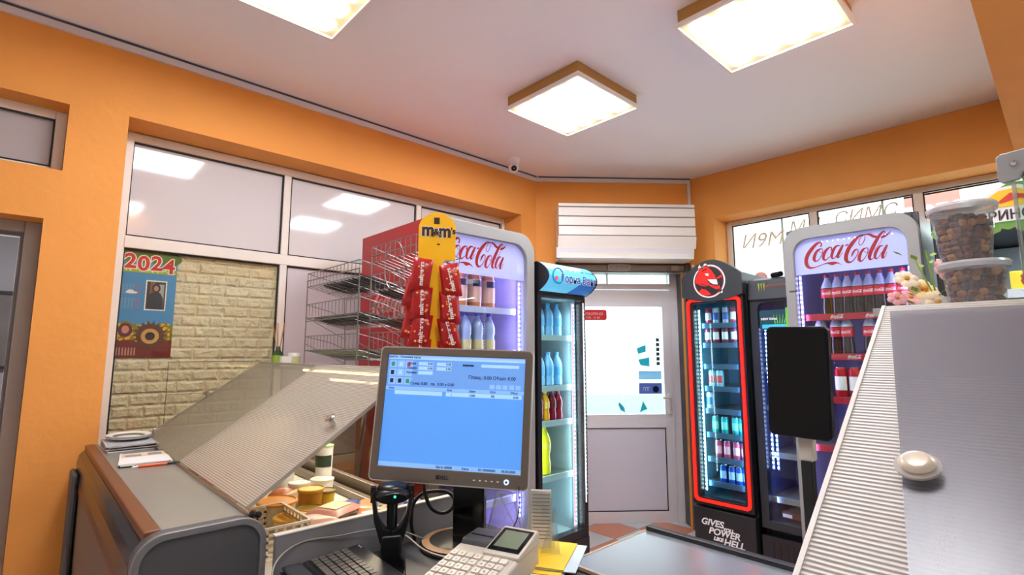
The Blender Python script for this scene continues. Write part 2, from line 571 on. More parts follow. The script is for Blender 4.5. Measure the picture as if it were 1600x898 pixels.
mb.build('glass_pane', glass('window glass', 'fbfaf4', 0.0), win)

# embossed brick-pattern foam panels behind the glass (pattern in the material)
m = mat('embossed brick foam', 'd3cdb2', 0.32, spec=0.6)
nt = m.node_tree
b_ = nt.nodes['Principled BSDF']
tc = nt.nodes.new('ShaderNodeTexCoord'); mp = nt.nodes.new('ShaderNodeMapping')
mp.inputs['Rotation'].default_value = (R(90), 0, 0)
br = nt.nodes.new('ShaderNodeTexBrick')
br.inputs['Scale'].default_value = 1
br.inputs['Brick Width'].default_value = 0.135; br.inputs['Row Height'].default_value = 0.059
br.inputs['Mortar Size'].default_value = 0.014; br.inputs['Mortar Smooth'].default_value = 1.0
ns = nt.nodes.new('ShaderNodeTexNoise'); ns.inputs['Scale'].default_value = 20; ns.inputs['Detail'].default_value = 3
nt.links.new(tc.outputs['Object'], mp.inputs['Vector']); nt.links.new(mp.outputs[0], br.inputs['Vector']); nt.links.new(tc.outputs['Object'], ns.inputs['Vector'])
ma = nt.nodes.new('ShaderNodeMath'); ma.operation = 'MULTIPLY_ADD'; ma.inputs[1].default_value = -0.55
n2 = nt.nodes.new('ShaderNodeMath'); n2.operation = 'MULTIPLY'; n2.inputs[1].default_value = 2.2; nt.links.new(ns.outputs['Fac'], n2.inputs[0]); nt.links.new(br.outputs['Fac'], ma.inputs[0]); nt.links.new(n2.outputs[0], ma.inputs[2])
bp = nt.nodes.new('ShaderNodeBump'); bp.inputs['Strength'].default_value = 1.0; bp.inputs['Distance'].default_value = 0.011
nt.links.new(ma.outputs[0], bp.inputs['Height']); nt.links.new(bp.outputs['Normal'], b_.inputs['Normal'])
mb = MB()
gaps = [0.80, 1.155, 1.335, 1.985]
mb.box(0.325, 0.565, FV + 0.034, FV + 0.044, 0.80, 1.245); mb.box(0.568, 1.098, FV + 0.034, FV + 0.044, 0.80, 1.228)
mb.box(0.325, 0.565, FV + 0.034, FV + 0.044, 1.248, 1.98); mb.box(0.568, 1.098, FV + 0.034, FV + 0.044, 1.231, 1.40); mb.box(0.565, 1.098, FV + 0.034, FV + 0.044, 1.403, 1.98)
struct(mb.build('trim_4', m))
mb = MB(); mb.box(0.279, 2.95, FV + 0.06, FV + 0.09, 0.75, 2.6); struct(mb.build('trim_5', mat('window backing', '8a8070', 0.8)))

# ------------------------------------------------------------------ calendar on the pane
cal = thing('wall_calendar', 'tall 2024 wall calendar with red numerals hanging on the brick-pattern panel', 'calendar', (0.328, FV + 0.0275, 1.425))
cal.rotation_euler = (0, 0, 0)
W_, H_ = 0.243, 0.555
sky = mat('calendar blue', '3f8ccb', 0.5)
mb = MB(); mb.box(0, W_, 0, 0.001, 0, H_); mb.build('sheet', sky, cal)
mb = MB()
for k in range(16):
    mb.prism(circ(0.012 + k * 0.015, H_ - 0.03 + 0.012 * math.sin(k * 2.1), 0.02 + 0.006 * math.sin(k * 3), 10), 'y', -0.0006 - 0.00001 * k, -0.0003)
mb.box(0, W_, -0.0004, 0, H_ - 0.115, H_ - 0.09, 1)
mb.box(0, W_, -0.0004, 0, H_ - 0.06, H_ - 0.0, 0)
for k in range(40):
    x = random.uniform(0.005, W_ - 0.005)
    mb.prism(circ(x, H_ - 0.108 + random.uniform(0, .02), 0.004, 6), 'y', -0.0009, -0.0006, 2)
mb.build('leafy_banner', [mat('leaf green print', '3f6d28', 0.5), mat('grass print', '9bb53c', 0.5), mat('flower dots print', 'f0e9c0', 0.5)], cal)
for k, ch in enumerate('2024'):
    text(ch, 0.105, M_WHITE, cal, (0.034 + k * 0.057, -0.0012 , H_ - 0.098 + (0.006, -.002, 0.003, -0.008)[k]), name='numeral_outline', bold=0.0075, ext=0.0002)
    text(ch, 0.105, mat('numeral red', 'c41f26', 0.4), cal, (0.034 + k * 0.057, -0.0022, H_ - 0.098 + (0.006, -.002, 0.003, -0.008)[k]), name='numeral', bold=0.0028, ext=0.0002)
ph = MB()
sc_ = []
for (x0, x1, z0, z1) in [(0.108, 0.203, 0.245, 0.405)]:
    n = 10
    for i in range(n): sc_.append((x0 + (x1 - x0) * i / n, z0 + (0.002 if i % 2 else 0)))
    for i in range(16): sc_.append((x1 - (0.002 if i % 2 else 0), z0 + (z1 - z0) * i / 16))
    for i in range(n): sc_.append((x1 - (x1 - x0) * i / n, z1 - (0.002 if i % 2 else 0)))
    for i in range(16): sc_.append((x0 + (0.002 if i % 2 else 0), z1 - (z1 - z0) * i / 16))
ph.prism(sc_, 'y', -0.0012, -0.0004)
o = ph.build('photo_stamp', M_WHITE, cal)
ph = MB()
ph.box(0.114, 0.197, -0.0016, -0.0013, 0.252, 0.398, 0)
ph.box(0.128, 0.15, -0.0018, -0.0016, 0.33, 0.398, 1); ph.box(0.168, 0.19, -0.0018, -0.0016, 0.26, 0.385, 2)
ph.prism([(0.12, 0.252), (0.122, 0.31), (0.135, 0.338), (0.155, 0.345), (0.175, 0.338), (0.188, 0.31), (0.19, 0.252)], 'y', -0.0021, -0.0018, 3)
ph.prism(circ(0.155, 0.363, 0.019, 16, 0.024), 'y', -0.0024, -0.0021, 4)
ph.prism(circ(0.155, 0.362, 0.011, 16, 0.015), 'y', -0.0027, -0.0024, 5)
ph.build('photo_print', [mat('photo ground', '3c322c', .5), mat('photo wood', '7b5a40', .5), mat('photo poster', '9aa7ab', .5), mat('photo jacket', '28303c', .5), mat('photo hood', '1c1c20', .5), mat('photo face', 'b07c66', .5)], o)
# month columns (tiny print)
mb = MB()
for r_ in range(2):
    for i in range(6):
        for j in range(7):
            mb.box(0.01 + i * 0.014, 0.018 + i * 0.014, -0.0008, -0.0004, 0.3 + r_ * 0.075 - j * 0.008, 0.304 + r_ * 0.075 - j * 0.008, 0 if i < 4 else 1)
mb.build('date_columns', [mat('date ink', '7fa5c4', .6), mat('date red ink', 'b06a80', .6)], cal)
mb = MB()
mb.prism(circ(0.05, 0.335, 0.026, 16, 0.006), 'y', -0.0012, -0.0009); mb.prism(circ(0.045, 0.342, 0.014, 12, 0.007), 'y', -0.0014, -0.0011)
mb.build('printed_cloud', mat('cloud print', 'e9eef2', .5), cal)
# sunflower meadow at the foot of the sheet
mb = MB()
mb.box(0, W_, -0.0006, 0, 0, 0.09, 0)
mb.prism([(0, 0.08), (0, 0.16), (0.03, 0.19), (0.08, 0.17), (0.14, 0.16), (0.2, 0.185), (W_, 0.17), (W_, 0.08)], 'y', -0.0005, -0.0001, 1)
for k in range(60):
    mb.prism(circ(random.uniform(0.006, W_ - 0.006), random.uniform(0.085, 0.175), 0.006, 7), 'y', -0.0009 - 0.000003 * k, -0.0006, 2)
for i in range(7):
    mb.box(0.006 + i * 0.0125, 0.012 + i * 0.0125, -0.0012, -0.0006, 0.012, 0.052, 3)
mb.build('meadow_print', [mat('dark red print', '6e1d1a', .5), mat('olive print', '7d7a22', .5), mat('yellow flower print', 'e2ad1d', .5), mat('pale fence print', 'b98f86', .5)], cal)
mb = MB()
for (cx, cz, rr) in [(0.145, 0.115, 0.072)]:
    for k in range(18):
        a = 2 * PI * k / 18
        mb.prism([(cx + rr * .7 * math.cos(a - .2), cz + rr * .7 * math.sin(a - .2)), (cx + rr * 1.12 * math.cos(a), cz + rr * 1.12 * math.sin(a)), (cx + rr * .7 * math.cos(a + .2), cz + rr * .7 * math.sin(a + .2))], 'y', -0.0016, -0.001, 0)
    mb.prism(circ(cx, cz, rr * .85, 28), 'y', -0.002, -0.001, 0)
    mb.prism(circ(cx, cz - .004, rr * .55, 24), 'y', -0.0024, -0.0019, 1)
    mb.prism(circ(cx, cz - .004, rr * .3, 24), 'y', -0.0028, -0.0023, 2)
mb.prism(circ(0.038, 0.14, 0.03, 20, 0.036), 'y', -0.002, -0.001, 3); mb.prism(circ(0.038, 0.143, 0.016, 20, 0.02), 'y', -0.0024, -0.0019, 4)
mb.build('flower_print', [mat('brown petal print', '5a3316', .5), mat('tan print', 'c89a5c', .5), mat('black seed print', '1c1512', .5), mat('purple print', '5a2138', .5), mat('rose print', 'c98b7a', .5)], cal)

# ------------------------------------------------------------------ niche window (window_2) and doorway (door_2)
win = sempty('window_2')
mb = MB(); frame_rect(mb, -0.9, 0.057, 2.27, 2.586, LV + 0.13, LV + 0.19, 0.042); mb.build('window_frame', M_PVC, win, bevel=0.003)
mb = MB(); frame_rect(mb, -0.858, 0.015, 2.312, 2.544, LV + 0.128, LV + 0.14, 0.006); mb.build('gasket', M_GASKET, win)
mb = MB(); mb.box(-0.858, 0.015, LV + 0.15, LV + 0.16, 2.312, 2.544); mb.build('pane', mat('grey opaque pane', 'b8b4b6', 0.2), win)

dr = sempty('door_2')
M_GFR = mat('grey metal door frame', '9b968e', 0.4)
mb = MB(); mb.box(-0.045, 0.012, LV + 0.12, LV + 0.2, 0, 2.04); mb.box(-0.9, -0.855, LV + 0.12, LV + 0.2, 0, 2.04); mb.box(-0.855, -0.045, LV + 0.12, LV + 0.2, 1.99, 2.04)
mb.build('door_frame', M_GFR, dr, bevel=0.004)
mb = MB(); frame_rect(mb, -0.855, -0.047, 0.0, 1.99, LV + 0.17, LV + 0.195, 0.012); mb.build('door_edge', mat('grey edge', '7d7a78', .4), dr)
mb = MB(); mb.box(-0.84, -0.06, LV + 0.178, LV + 0.184, 0.01, 1.97); mb.build('door_glass', glass('smoked glass', 'c9cad0', 0.01), dr)

# the room beyond the doorway
mb = MB()
mb.box(-1.3, 3.4, 6.75, 6.9, 0, HC); mb.box(-1.3, -1.2, 3.35, 6.75, 0, HC); mb.box(3.3, 3.4, 3.35, 6.75, 0, HC)
struct(mb.build('wall_back', mat('grey back room wall', '9fa0a3', .8, noise=.1, nscale=3)))
mb = MB(); mb.box(-1.3, 3.4, 3.34, 6.9, HC, HC + 0.1); struct(mb.build('ceiling_back', M_CEIL))
l = bpy.data.lights.new('back_room_fill', 'AREA'); l.energy = 150; l.size = 0.6; l.color = (1, .96, .9)  # unseen lamp added to brighten the room beyond the doorway
lo = thing('ceiling_lamp', 'added unseen ceiling lamp lighting the grey room beyond the left doorway', 'lamp', (0.3, 5.0, HC))
mb = MB(); mb.box(-.3, .3, -.3, .3, -0.07, 0); mb.build('lamp_body', M_WHITE, lo)
q = bpy.data.objects.new('fill_light', l); COL.objects.link(q); q.parent = lo; q.location = (0, 0, -0.09)

pic = thing('picture_frame', 'dark framed narrow picture on the grey wall of the back room', 'picture', (-0.27, 6.735, 1.30))
mb = MB(); frame_rect(mb, 0, 0.5, 0, 0.72, -0.02, 0.01, 0.03); mb.build('frame', M_BLACK, pic)
mb = MB(); mb.box(0.03, 0.47, -0.008, 0.0, 0.03, 0.69); mb.build('picture', mat('dim photograph', '6d6a66', .4, noise=.5, nscale=6), pic)


def office_chair(loc, rz, label):
    t = thing('office_chair', label, 'chair', loc, rz)
    mb = MB(); mb.box(-.24, .24, -.24, .24, .44, .51); mb.build('seat', M_BLACK, t, bevel=.03)
    mb = MB(); mb.box(-.22, .22, .2, .27, .58, 1.0); mb.build('backrest', M_BLACK, t, bevel=.03)
    for s in (-1, 1):
        mb = MB(); mb.tube([(s * .26, .2, .47), (s * .3, .18, .6), (s * .3, .1, .68), (s * .3, -.12, .68), (s * .29, -.17, .62), (s * .25, -.1, .47)], .016)
        mb.build('armrest', M_BLACK, t)
    mb = MB(); mb.tube([(0, 0, .12), (0, 0, .44)], .03); mb.tube([(0, .2, .47), (0, .27, .7)], .02); mb.build('column', M_CHROME, t)
    mb = MB()
    for k in range(5):
        a = 2 * PI * k / 5 + .3
        mb.tube([(0, 0, .13), (.28 * math.cos(a), .28 * math.sin(a), .08)], .018)
    mb.build('base', M_CHROME, t)
    for k in range(5):
        a = 2 * PI * k / 5 + .3
        mb = MB(); mb.ball((.28 * math.cos(a), .28 * math.sin(a), .035), .035); mb.build('caster', M_BLACK, t)


office_chair((-0.42, 5.15, 0), R(20), 'black office chair with armrests standing far back in the side room')
office_chair((-0.33, 4.3, 0), R(-40), 'nearer black swivel chair with chrome base in the side room')

# ------------------------------------------------------------------ street door (door_1) in the corner wall, local frame
dr = sempty('door_1', (CP[0], CP[1], 0), CANG)
y0 = 0.255
mb = MB()
mb.box(0.16, 0.215, y0, y0 + 0.07, 0, 2.20); mb.box(1.235, 1.335, y0, y0 + 0.07, 0, 2.20)
mb.box(0.215, 1.235, y0, y0 + 0.07, 2.02, 2.07); mb.box(0.215, 1.235, y0, y0 + 0.07, 2.155, 2.20)
mb.box(0.66, 0.675, y0 + .01, y0 + 0.05, 2.07, 2.155)
mb.build('door_frame', M_ALU, dr, bevel=.004)
leaf = MB()
leaf.box(0.22, 0.30, y0 - .012, y0 + .045, 0.01, 2.01); leaf.box(1.155, 1.232, y0 - .012, y0 + .045, 0.01, 2.01)
leaf.box(0.30, 1.155, y0 - .012, y0 + .045, 1.87, 2.01); leaf.box(0.30, 1.155, y0 - .012, y0 + .045, 0.80, 0.915); leaf.box(0.30, 1.155, y0 - .012, y0 + .045, 0.01, 0.10)
leaf.box(0.30, 1.155, y0 - .016, y0 - .012, 1.86, 1.87)
leaf = leaf.build('door_leaf', M_ALU, dr, bevel=.004)
mb = MB(); mb.box(0.30, 1.155, y0 + .005, y0 + .02, 0.10, 0.80); frame_rect(mb, 0.30, 1.155, 0.10, 0.80, y0 - .002, y0 + .006, 0.007, 1)
mb.build('door_panel', [mat('door sheet', 'f0f1ff', .35), M_GASKET], dr)
mb = MB(); mb.box(0.30, 1.155, y0 + .01, y0 + .016, 0.915, 1.86); mb.build('door_glass', M_GLASS, dr)
mb = MB(); mb.box(0.215, 1.235, y0 + .02, y0 + .026, 2.07, 2.155); mb.build('transom_glass', M_GLASS, dr)
mb = MB(); mb.box(1.178, 1.205, y0 - .03, y0 - .012, 0.92, 1.09); mb.tube([(1.19, y0 - .02, 1.06), (1.19, y0 - .06, 1.06), (1.12, y0 - .065, 1.06)], .01)
mb.box(1.185, 1.198, y0 - .034, y0 - .03, .94, .97)
mb.build('door_handle', M_WHITE, dr, bevel=.003)
mb = MB(); mb.box(0.162, 0.20, -.05, y0, 0.0, 2.2); mb.box(1.30, 1.335, 0.0, y0, 0.0, 2.2)
mb.build('shutter_rail', mat('dark grey rail', '45474c', .4), dr)
mb = MB(); mb.box(0.17, 1.32, 0.10, 0.2, 2.15, 2.22); mb.box(.2, 1.3, .05, .10, 2.165, 2.205)
mb.prism(rrect(.62, .82, 2.155, 2.215, .02), 'y', .03, .05, 1); mb.box(1.18, 1.24, .03, .05, 2.16, 2.2, 1)
for x in (.65, .70, .74, .79): mb.prism(circ(x, 2.185, .008, 8), 'y', .024, .03, 0)
mb.build('lock_bar', [mat('worn aluminium', 'a09c97', .4, .4, noise=.15), mat('pale lock case', 'b9b4ad', .4)], dr)
# stickers on the door glass
yy = y0 + .008
mb = MB(); mb.prism(rrect(.40, .655, 1.74, 1.835, .02), 'y', yy, yy + .001)
o = mb.build('red_sticker', film('sticker red film', 'd84a50', .6), dr)
text('OTBOPEHO', .034, mat('sticker pink', 'f0b8b0', .5), o, (.53, yy - .001, 1.785), sx=1.0); text('7.00 - 21.00', .026, MATS['sticker pink'], o, (.53, yy - .001, 1.755))
mb = MB(); mb.prism([(.93, 1.44), (1.0, 1.46), (1.0, 1.52), (.92, 1.49)], 'y', yy, yy + .001); mb.prism([(.95, 1.34), (1.03, 1.33), (1.03, 1.41), (.93, 1.39)], 'y', yy, yy + .001)
mb.prism([(.93, .93), (1.0, .96), (.96, 1.03), (.95, .99)], 'y', yy, yy + .001); mb.prism([(.76, .95), (.80, .93), (.795, .97), (.75, 1.02), (.74, 1.0)], 'y', yy, yy + .001)
mb.build('teal_sticker', film('sticker teal film', '5fc4d0'), dr)
mb = MB(); mb.box(.93, 1.135, yy, yy + .001, 1.09, 1.185); o = mb.build('blue_sticker', film('sticker blue film', '7f92cc', .5), dr)
mb = MB(); mb.box(.93, 1.135, yy, yy + .001, 1.215, 1.29); mb.build('pale_sticker', film('sticker pale film', 'b4d4ea'), dr)
text('пт', .06, M_WHITE, o, (.99, yy - .001, 1.115)); mb = MB(); mb.prism(circ(1.08, 1.13, .028, 14), 'y', yy - .002, yy - .001); mb.build('sticker_mark', M_BLACK, o)
mb = MB()
for k in range(6): mb.box(1.095, 1.125, yy, yy + .001, 1.34 + k * .042, 1.37 + k * .042)
mb.build('small_stickers', mat('sticker dark', '4a4650', .5), dr)

# roller shutter box above the door
sh = thing('roller_shutter_box', 'white slatted roller shutter box above the street door', 'shutter', (CP[0], CP[1], 0), CANG)
prof = [(0.0, 2.665), (-0.235, 2.655), (-0.24, 2.44), (-0.24, 2.36), (-0.215, 2.27), (-0.25, 2.235), (-0.25, 2.21), (0.0, 2.21)]
mb = MB()
mb.prism([(-0.001, 2.665), (-0.24, 2.66), (-0.245, 2.40), (-0.22, 2.29), (-0.205, 2.215), (-0.001, 2.215)], 'x', 0.165, 1.285)
box_ = mb.build('shutter_casing', mat('shutter cream', 'f2eee6', .35), sh, bevel=.004)
mb = MB()
for (za, zb, ya, yb) in [(2.64, 2.668, -.243, -.243), (2.56, 2.635, -.2445, -.246), (2.48, 2.555, -.246, -.2475), (2.40, 2.475, -.2475, -.249)]:
    mb.prism([(ya + .003, zb), (ya - .003, zb - .004), (yb - .003, za + .004), (yb + .003, za)], 'x', 0.16, 1.29)
mb.prism([(-.252, 2.395), (-.245, 2.395), (-.222, 2.30), (-.229, 2.30)], 'x', .155, 1.295)
for z in (2.638, 2.558, 2.478, 2.398): mb.box(.162, 1.288, -.2455 - (2.64 - z) * .015, -.24, z - .004, z + .001, 1)
mb.build('slats', [mat('shutter slat cream', 'f6f2ea', .35), mat('slat gap', '5a5852', .7)], sh, bevel=.0)
mb = MB(); mb.prism([(-.232, 2.30), (-.222, 2.30), (-.2, 2.222), (-.25, 2.215), (-.25, 2.21), (-.19, 2.208)], 'x', .14, 1.26)
mb.build('lower_flap', mat('shutter white', 'f6f6f8', .3), sh, bevel=.002)

# ------------------------------------------------------------------ right window (window_3), plane x
win = sempty('window_3')
XV = 4.42
mb = MB()
mb.box(XV, XV + .06, 1.93, 1.977, .9, 2.586); mb.box(XV, XV + .06, -1.3, 1.93, 2.545, 2.586); mb.box(XV, XV + .06, -1.3, 1.93, .9, .95)
for v in (1.262, .605, -.05, -.7): mb.box(XV, XV + .06, v, v + .055, .95, 2.545)
mb.build('window_frame', M_PVC, win, bevel=.004)
mb = MB()
vs_ = [1.93, 1.317, 1.262, .66, .605, .005, -.05, -.645, -.7, -1.3]
for k in range(0, 10, 2):
    a, b = vs_[k + 1], vs_[k]
    mb.box(XV + .008, XV + .016, a, b, 2.537, 2.545); mb.box(XV + .008, XV + .016, a, a + .008, .95, 2.545); mb.box(XV + .008, XV + .016, b - .008, b, .95, 2.545)
mb.build('gasket', M_GASKET, win)
for k in range(0, 10, 2):
    mb = MB(); mb.box(XV + .02, XV + .026, vs_[k + 1], vs_[k], .95, 2.545); mb.build('window_pane', M_GLASS, win)
M_FADE = mat('faded cream lettering', 'fff6dc', .8)
M_FPINK = mat('faded pink print', 'ffc8c0', .8)
for tx, v, z, sz in [('И9M', 1.70, 2.33, .17), ('МЛ', 1.37, 2.40, .14), ('СИМС', .96, 2.42, .13)]:
    text(tx, sz, M_FADE, win, (XV + .018, v, z), rot=(PI / 2, 0, -PI / 2), ext=.0003, shear=.25, name='window_lettering')
mb = MB(); mb.prism(circ(1.72, 2.06, .06, 14), 'x', XV + .0175, XV + .018); mb.prism(circ(1.58, 2.03, .03, 14), 'x', XV + .0175, XV + .018); mb.build('berry_print', M_FPINK, win)
for v in (1.53, .84):
    mb = MB(); mb.box(XV + .05, XV + .06, v, v + .014, .95, 2.545); mb.build('glazing_bar', mat('glazing bar', 'b8b6b0', .4), win)

# ------------------------------------------------------------------ outside: pavement, pale facades, awning, shrub branch
mb = MB(); mb.box(3.5, 30, -12, 30, -0.12, -0.07); struct(mb.build('pavement', mat('pale pavement', 'cfd0cc', .9, noise=.1, nscale=1)))
bd = thing('building', 'pale overexposed house with window bands seen through the street door', 'building', (9.5, 8.5, 0), CANG)
mb = MB(); mb.box(-6, 6, 0, 3, -.1, 6); mb.build('wall', mat('pale plaster', 'e8ebea', .9), bd)
for k in range(5):
    mb = MB(); frame_rect(mb, -5 + k * 2.1, -3.8 + k * 2.1, 1.0, 2.1, -.04, .02, .08); mb.box(-4.92 + k * 2.1, -3.88 + k * 2.1, -.01, .01, 1.08, 2.02, 1)
    mb.build('window', [M_WHITE, mat('pale window glass', 'b8d6da', .2)], bd)
mb = MB(); mb.box(-6, 6, -.06, 0, .0, .45); mb.build('plinth', mat('pale teal plinth', 'a9cfd0', .8), bd)
aw = thing('awning', 'faded pink and cream striped awning outside the right windows', 'awning', (6.2, 0, 0))
for k in range(10):
    mb = MB(); v = -3.2 + k * .42
    mb.prism([(0, 2.95), (1.4, 3.5), (1.4, 3.52), (0, 2.97)], 'y', v, v + .42)
    mb.prism([(0, 2.68), (.01, 2.68), (.01, 2.97), (0, 2.97)], 'y', v, v + .42)
    mb.build('awning_strip', mat('awning pink', 'd98f86', .8) if k % 2 else mat('awning cream', 'eadfce', .8), aw)
for s in (-3, .9):
    mb = MB(); mb.tube([(0, s, -.1), (0, s, 2.95)], .03); mb.build('pole', M_ALU, aw)

# ------------------------------------------------------------------ ceiling lamps
M_TUBE = mat('lamp tube', 'fff6e4', .4, emit=LAMP, ecol='f3f5ff')
M_TRAY = mat('lamp reflector', 'c9ba8a', .4, emit=.3, ecol='ffeab8')
M_LBODY = mat('brass coloured lamp side', 'b08a4a', .4, .3)


def ceiling_lamp(u, v, rot, label):
    t = thing('ceiling_lamp', label, 'lamp', (u, v, HC), rot, 'square four-tube ceiling lamps')
    mb = MB(); mb.box(-.27, .27, -.27, .27, -.07, -.001); mb.build('lamp_body', M_LBODY, t)
    mb = MB(); frame_rect(mb, -.285, .285, -.285, .285, -.082, -.068, .014) if False else None
    mb.box(-.285, -.27, -.285, .285, -.085, -.068); mb.box(.27, .285, -.285, .285, -.085, -.068); mb.box(-.27, .27, -.285, -.27, -.085, -.068); mb.box(-.27, .27, .27, .285, -.085, -.068)
    mb.build('lamp_rim', M_WHITE, t)
    mb = MB(); mb.box(-.27, .27, -.27, .27, -.0755, -.071); mb.build('reflector', M_TRAY, t)
    for k in range(4):
        mb = MB(); y = -.195 + k * .13
        mb.prism(rrect(-.235, .235, y - .045, y + .045, .03), 'z', -.083, -.076)
        mb.build('tube', M_TUBE, t)
    return t


ceiling_lamp(2.26, 1.90, 0, 'square four-tube ceiling lamp nearest the door, middle one in the photo')
ceiling_lamp(2.28, 0.80, 0, 'large square four-tube ceiling lamp at upper right in the photo')
ceiling_lamp(0.645, 1.93, 0, 'square four-tube ceiling lamp at upper left, cut by the photo edge')
ceiling_lamp(0.5, 0.2, 0, 'added unseen square ceiling lamp above the cash desk')  # unseen, added to the visible lamps for more room light
ceiling_lamp(2.3, -1.0, 0, 'added unseen square ceiling lamp at the far right end of the shop')  # another unseen lamp, added to raise the overall light

# dome camera
t = thing('security_camera', 'small white dome security camera hanging in the ceiling corner', 'camera', (2.70, 2.88, HC))
mb = MB(); mb.lathe([(0, 0), (.052, 0), (.052, -.018), (.047, -.028), (.045, -.05), (.0, -.05)], seg=28); mb.build('mount', M_WHITE, t)
mb = MB(); mb.ball((-.004, -.006, -.072), .042, seg=24); mb.build('dome', M_WHITE, t)
mb = MB(); mb.ball((-.021, -.03, -.088), .023, seg=20); o = mb.build('lens', M_BLACKG, t)
mb = MB(); mb.ball((-.034, -.046, -.097), .006, seg=12); mb.build('lens_glass', mat('lens grey', '9aa4b0', .1), o)

# ================================================================== BOTTLES AND CANS
def make_bottle(name, label, cat, body_m, cap_m, label_m, h=.235, r=.0335, fill=None, script=None, wlabel=(.42, .64), loc=(0, 0, 0), group=None, neckm=None):
    t = thing(name, label, cat, loc, 0, group)
    mb = MB()
    mb.lathe([(0, 0), (r * .8, 0), (r, .03 * h), (r, .22 * h), (r * .9, .3 * h), (r * .88, .4 * h), (r, .46 * h), (r, .62 * h), (r * .86, .72 * h), (r * .5, .84 * h), (r * .36, .88 * h), (r * .36, .93 * h)], seg=18)
    mb.build('bottle_body', body_m, t)
    if neckm:
        mb = MB(); mb.lathe([(r * .98, .66 * h), (r * .87, .722 * h), (r * .52, .842 * h), (r * .38, .882 * h), (r * .38, .925 * h)], seg=18); mb.build('neck', neckm, t)
    mb = MB(); mb.lathe([(r * .42, .925 * h), (r * .42, .99 * h), (r * .36, h), (0, h)], seg=14); mb.build('cap', cap_m, t)
    mb = MB(); mb.lathe([(r * 1.02, wlabel[0] * h), (r * 1.02, wlabel[1] * h)], seg=18)
    lb = mb.build('label', label_m, t)
    if script:
        script(lb, r, h)
    return t


def make_can(label, cols, h=.168, r=.033, loc=(0, 0, 0), group=None, mark=None):
    t = thing('drink_can', label, 'can', loc, 0, group)
    mb = MB()
    mb.lathe([(r * .8, 0), (r, .06 * h), (r, .90 * h), (r * .84, .985 * h)], seg=16)
    b = mb.build('can_body', cols[0], t)
    mb = MB(); mb.lathe([(r * .84, .985 * h), (r * .86, h), (r * .80, h), (r * .78, .98 * h), (0, .98 * h)], seg=16); mb.lathe([(0, 0), (r * .8, 0)], seg=16)
    mb.build('can_lid', M_CHROME, t)
    if len(cols) > 1:
        mb = MB(); mb.lathe([(r * 1.01, .25 * h), (r * 1.01, .7 * h)], seg=7, a0=R(-150), a1=R(-30)); mb.build('can_print', cols[1], t)
    return t


def glow(name, c, s):
    return mat(name, c, .4, emit=s, ecol=c)


# ================================================================== COOLERS
def cooler(t, W, D, H, bodym, framem, innerm, zb, zt, side, rtop, shelves, led, ledm, hdr=None, lip=.03, light=None, railm=None, floor_z=None, shelfm=None):
    """t: Empty at the front left foot; x to the right as seen from the front, y into the depth"""
    mb = MB()
    mb.box(0, .03, .06, D, .06, H); mb.box(W - .03, W, .06, D, .06, H); mb.box(.03, W - .03, D - .03, D, .06, H)
    mb.box(.03, W - .03, .06, D - .03, H - .03, H); mb.box(.03, W - .03, .06, D - .03, .06, zb)
    mb.box(.02, W - .02, .04, D - .02, 0, .06)
    mb.build('cabinet', bodym, t, bevel=.004)
    mb = MB()
    mb.box(.031, .034, .065, D - .032, zb, H - .032); mb.box(W - .034, W - .031, .065, D - .032, zb, H - .032)
    mb.box(.034, W - .034, D - .035, D - .031, zb, H - .032); mb.box(.034, W - .034, .065, D - .035, zb, zb + .004); mb.box(.034, W - .034, .065, D - .035, H - .036, H - .032)
    mb.build('inner_lining', innerm, t)
    # door
    mb = MB()
    n = 6
    mb.ring(rrect(0, W, zb - .02, H if hdr is None or hdr == 'in' else zt + .05, rtop * 1.2 if hdr == 'in' else .005, n, (0, 0, 1, 1)), rrect(side, W - side, zb + .03, zt, rtop, n, (0, 0, 1, 1)), 'y', 0, .055)
    df = mb.build('door_frame', framem, t, bevel=.003)
    mb = MB(); mb.box(side - .01, W - side + .01, .02, .026, zb + .02, zt + .0); mb.build('door_glass', M_GLASS, df)
    for i, z in enumerate(shelves):
        mb = MB(); mb.box(.04, W - .04, .10, D - .05, z - .008, z)
        s_ = mb.build('shelf', shelfm or M_WIRE, t)
        mb = MB(); mb.box(.04, W - .04, .085, .10, z - .03, z + .006)
        mb.build('price_rail', railm or M_WHITE, s_)
    # led strips: rows of small lit dots on a carrier
    for (x, za, zc, wd) in led:
        mb = MB(); mb.box(x - wd / 2, x + wd / 2, .062, .068, za, zc, 0)
        k = int((zc - za) / .028)
        for i in range(k):
            z = za + (i + .5) * (zc - za) / k
            mb.box(x - .004, x + .004, .055, .0621, z - .006, z + .006, 1)
        mb.build('led_strip', [glow(ledm + ' carrier', {'violet': '9a90ff', 'cyan': 'a8ecff', 'blue': '6f8cff'}[ledm], 1.1), glow(ledm + ' led', {'violet': 'd8d4ff', 'cyan': 'e6fbff', 'blue': 'bcd0ff'}[ledm], 14)], t)
    if light:
        col, en = light
        for x in (side + .02, W - side - .02):
            l = bpy.data.lights.new('cooler_light', 'AREA'); l.shape = 'RECTANGLE'; l.size = .03; l.size_y = (zt - zb) * .9; l.energy = en; l.color = lin(col)
            q = bpy.data.objects.new('cooler_light', l); COL.objects.link(q); q.parent = t
            q.location = (x, .085, (zb + zt) / 2)
            q.rotation_euler = (R(90), 0, R(-40) if x < W / 2 else R(40))
    return df


RZR = -PI / 2    # coolers on the right wall face -x

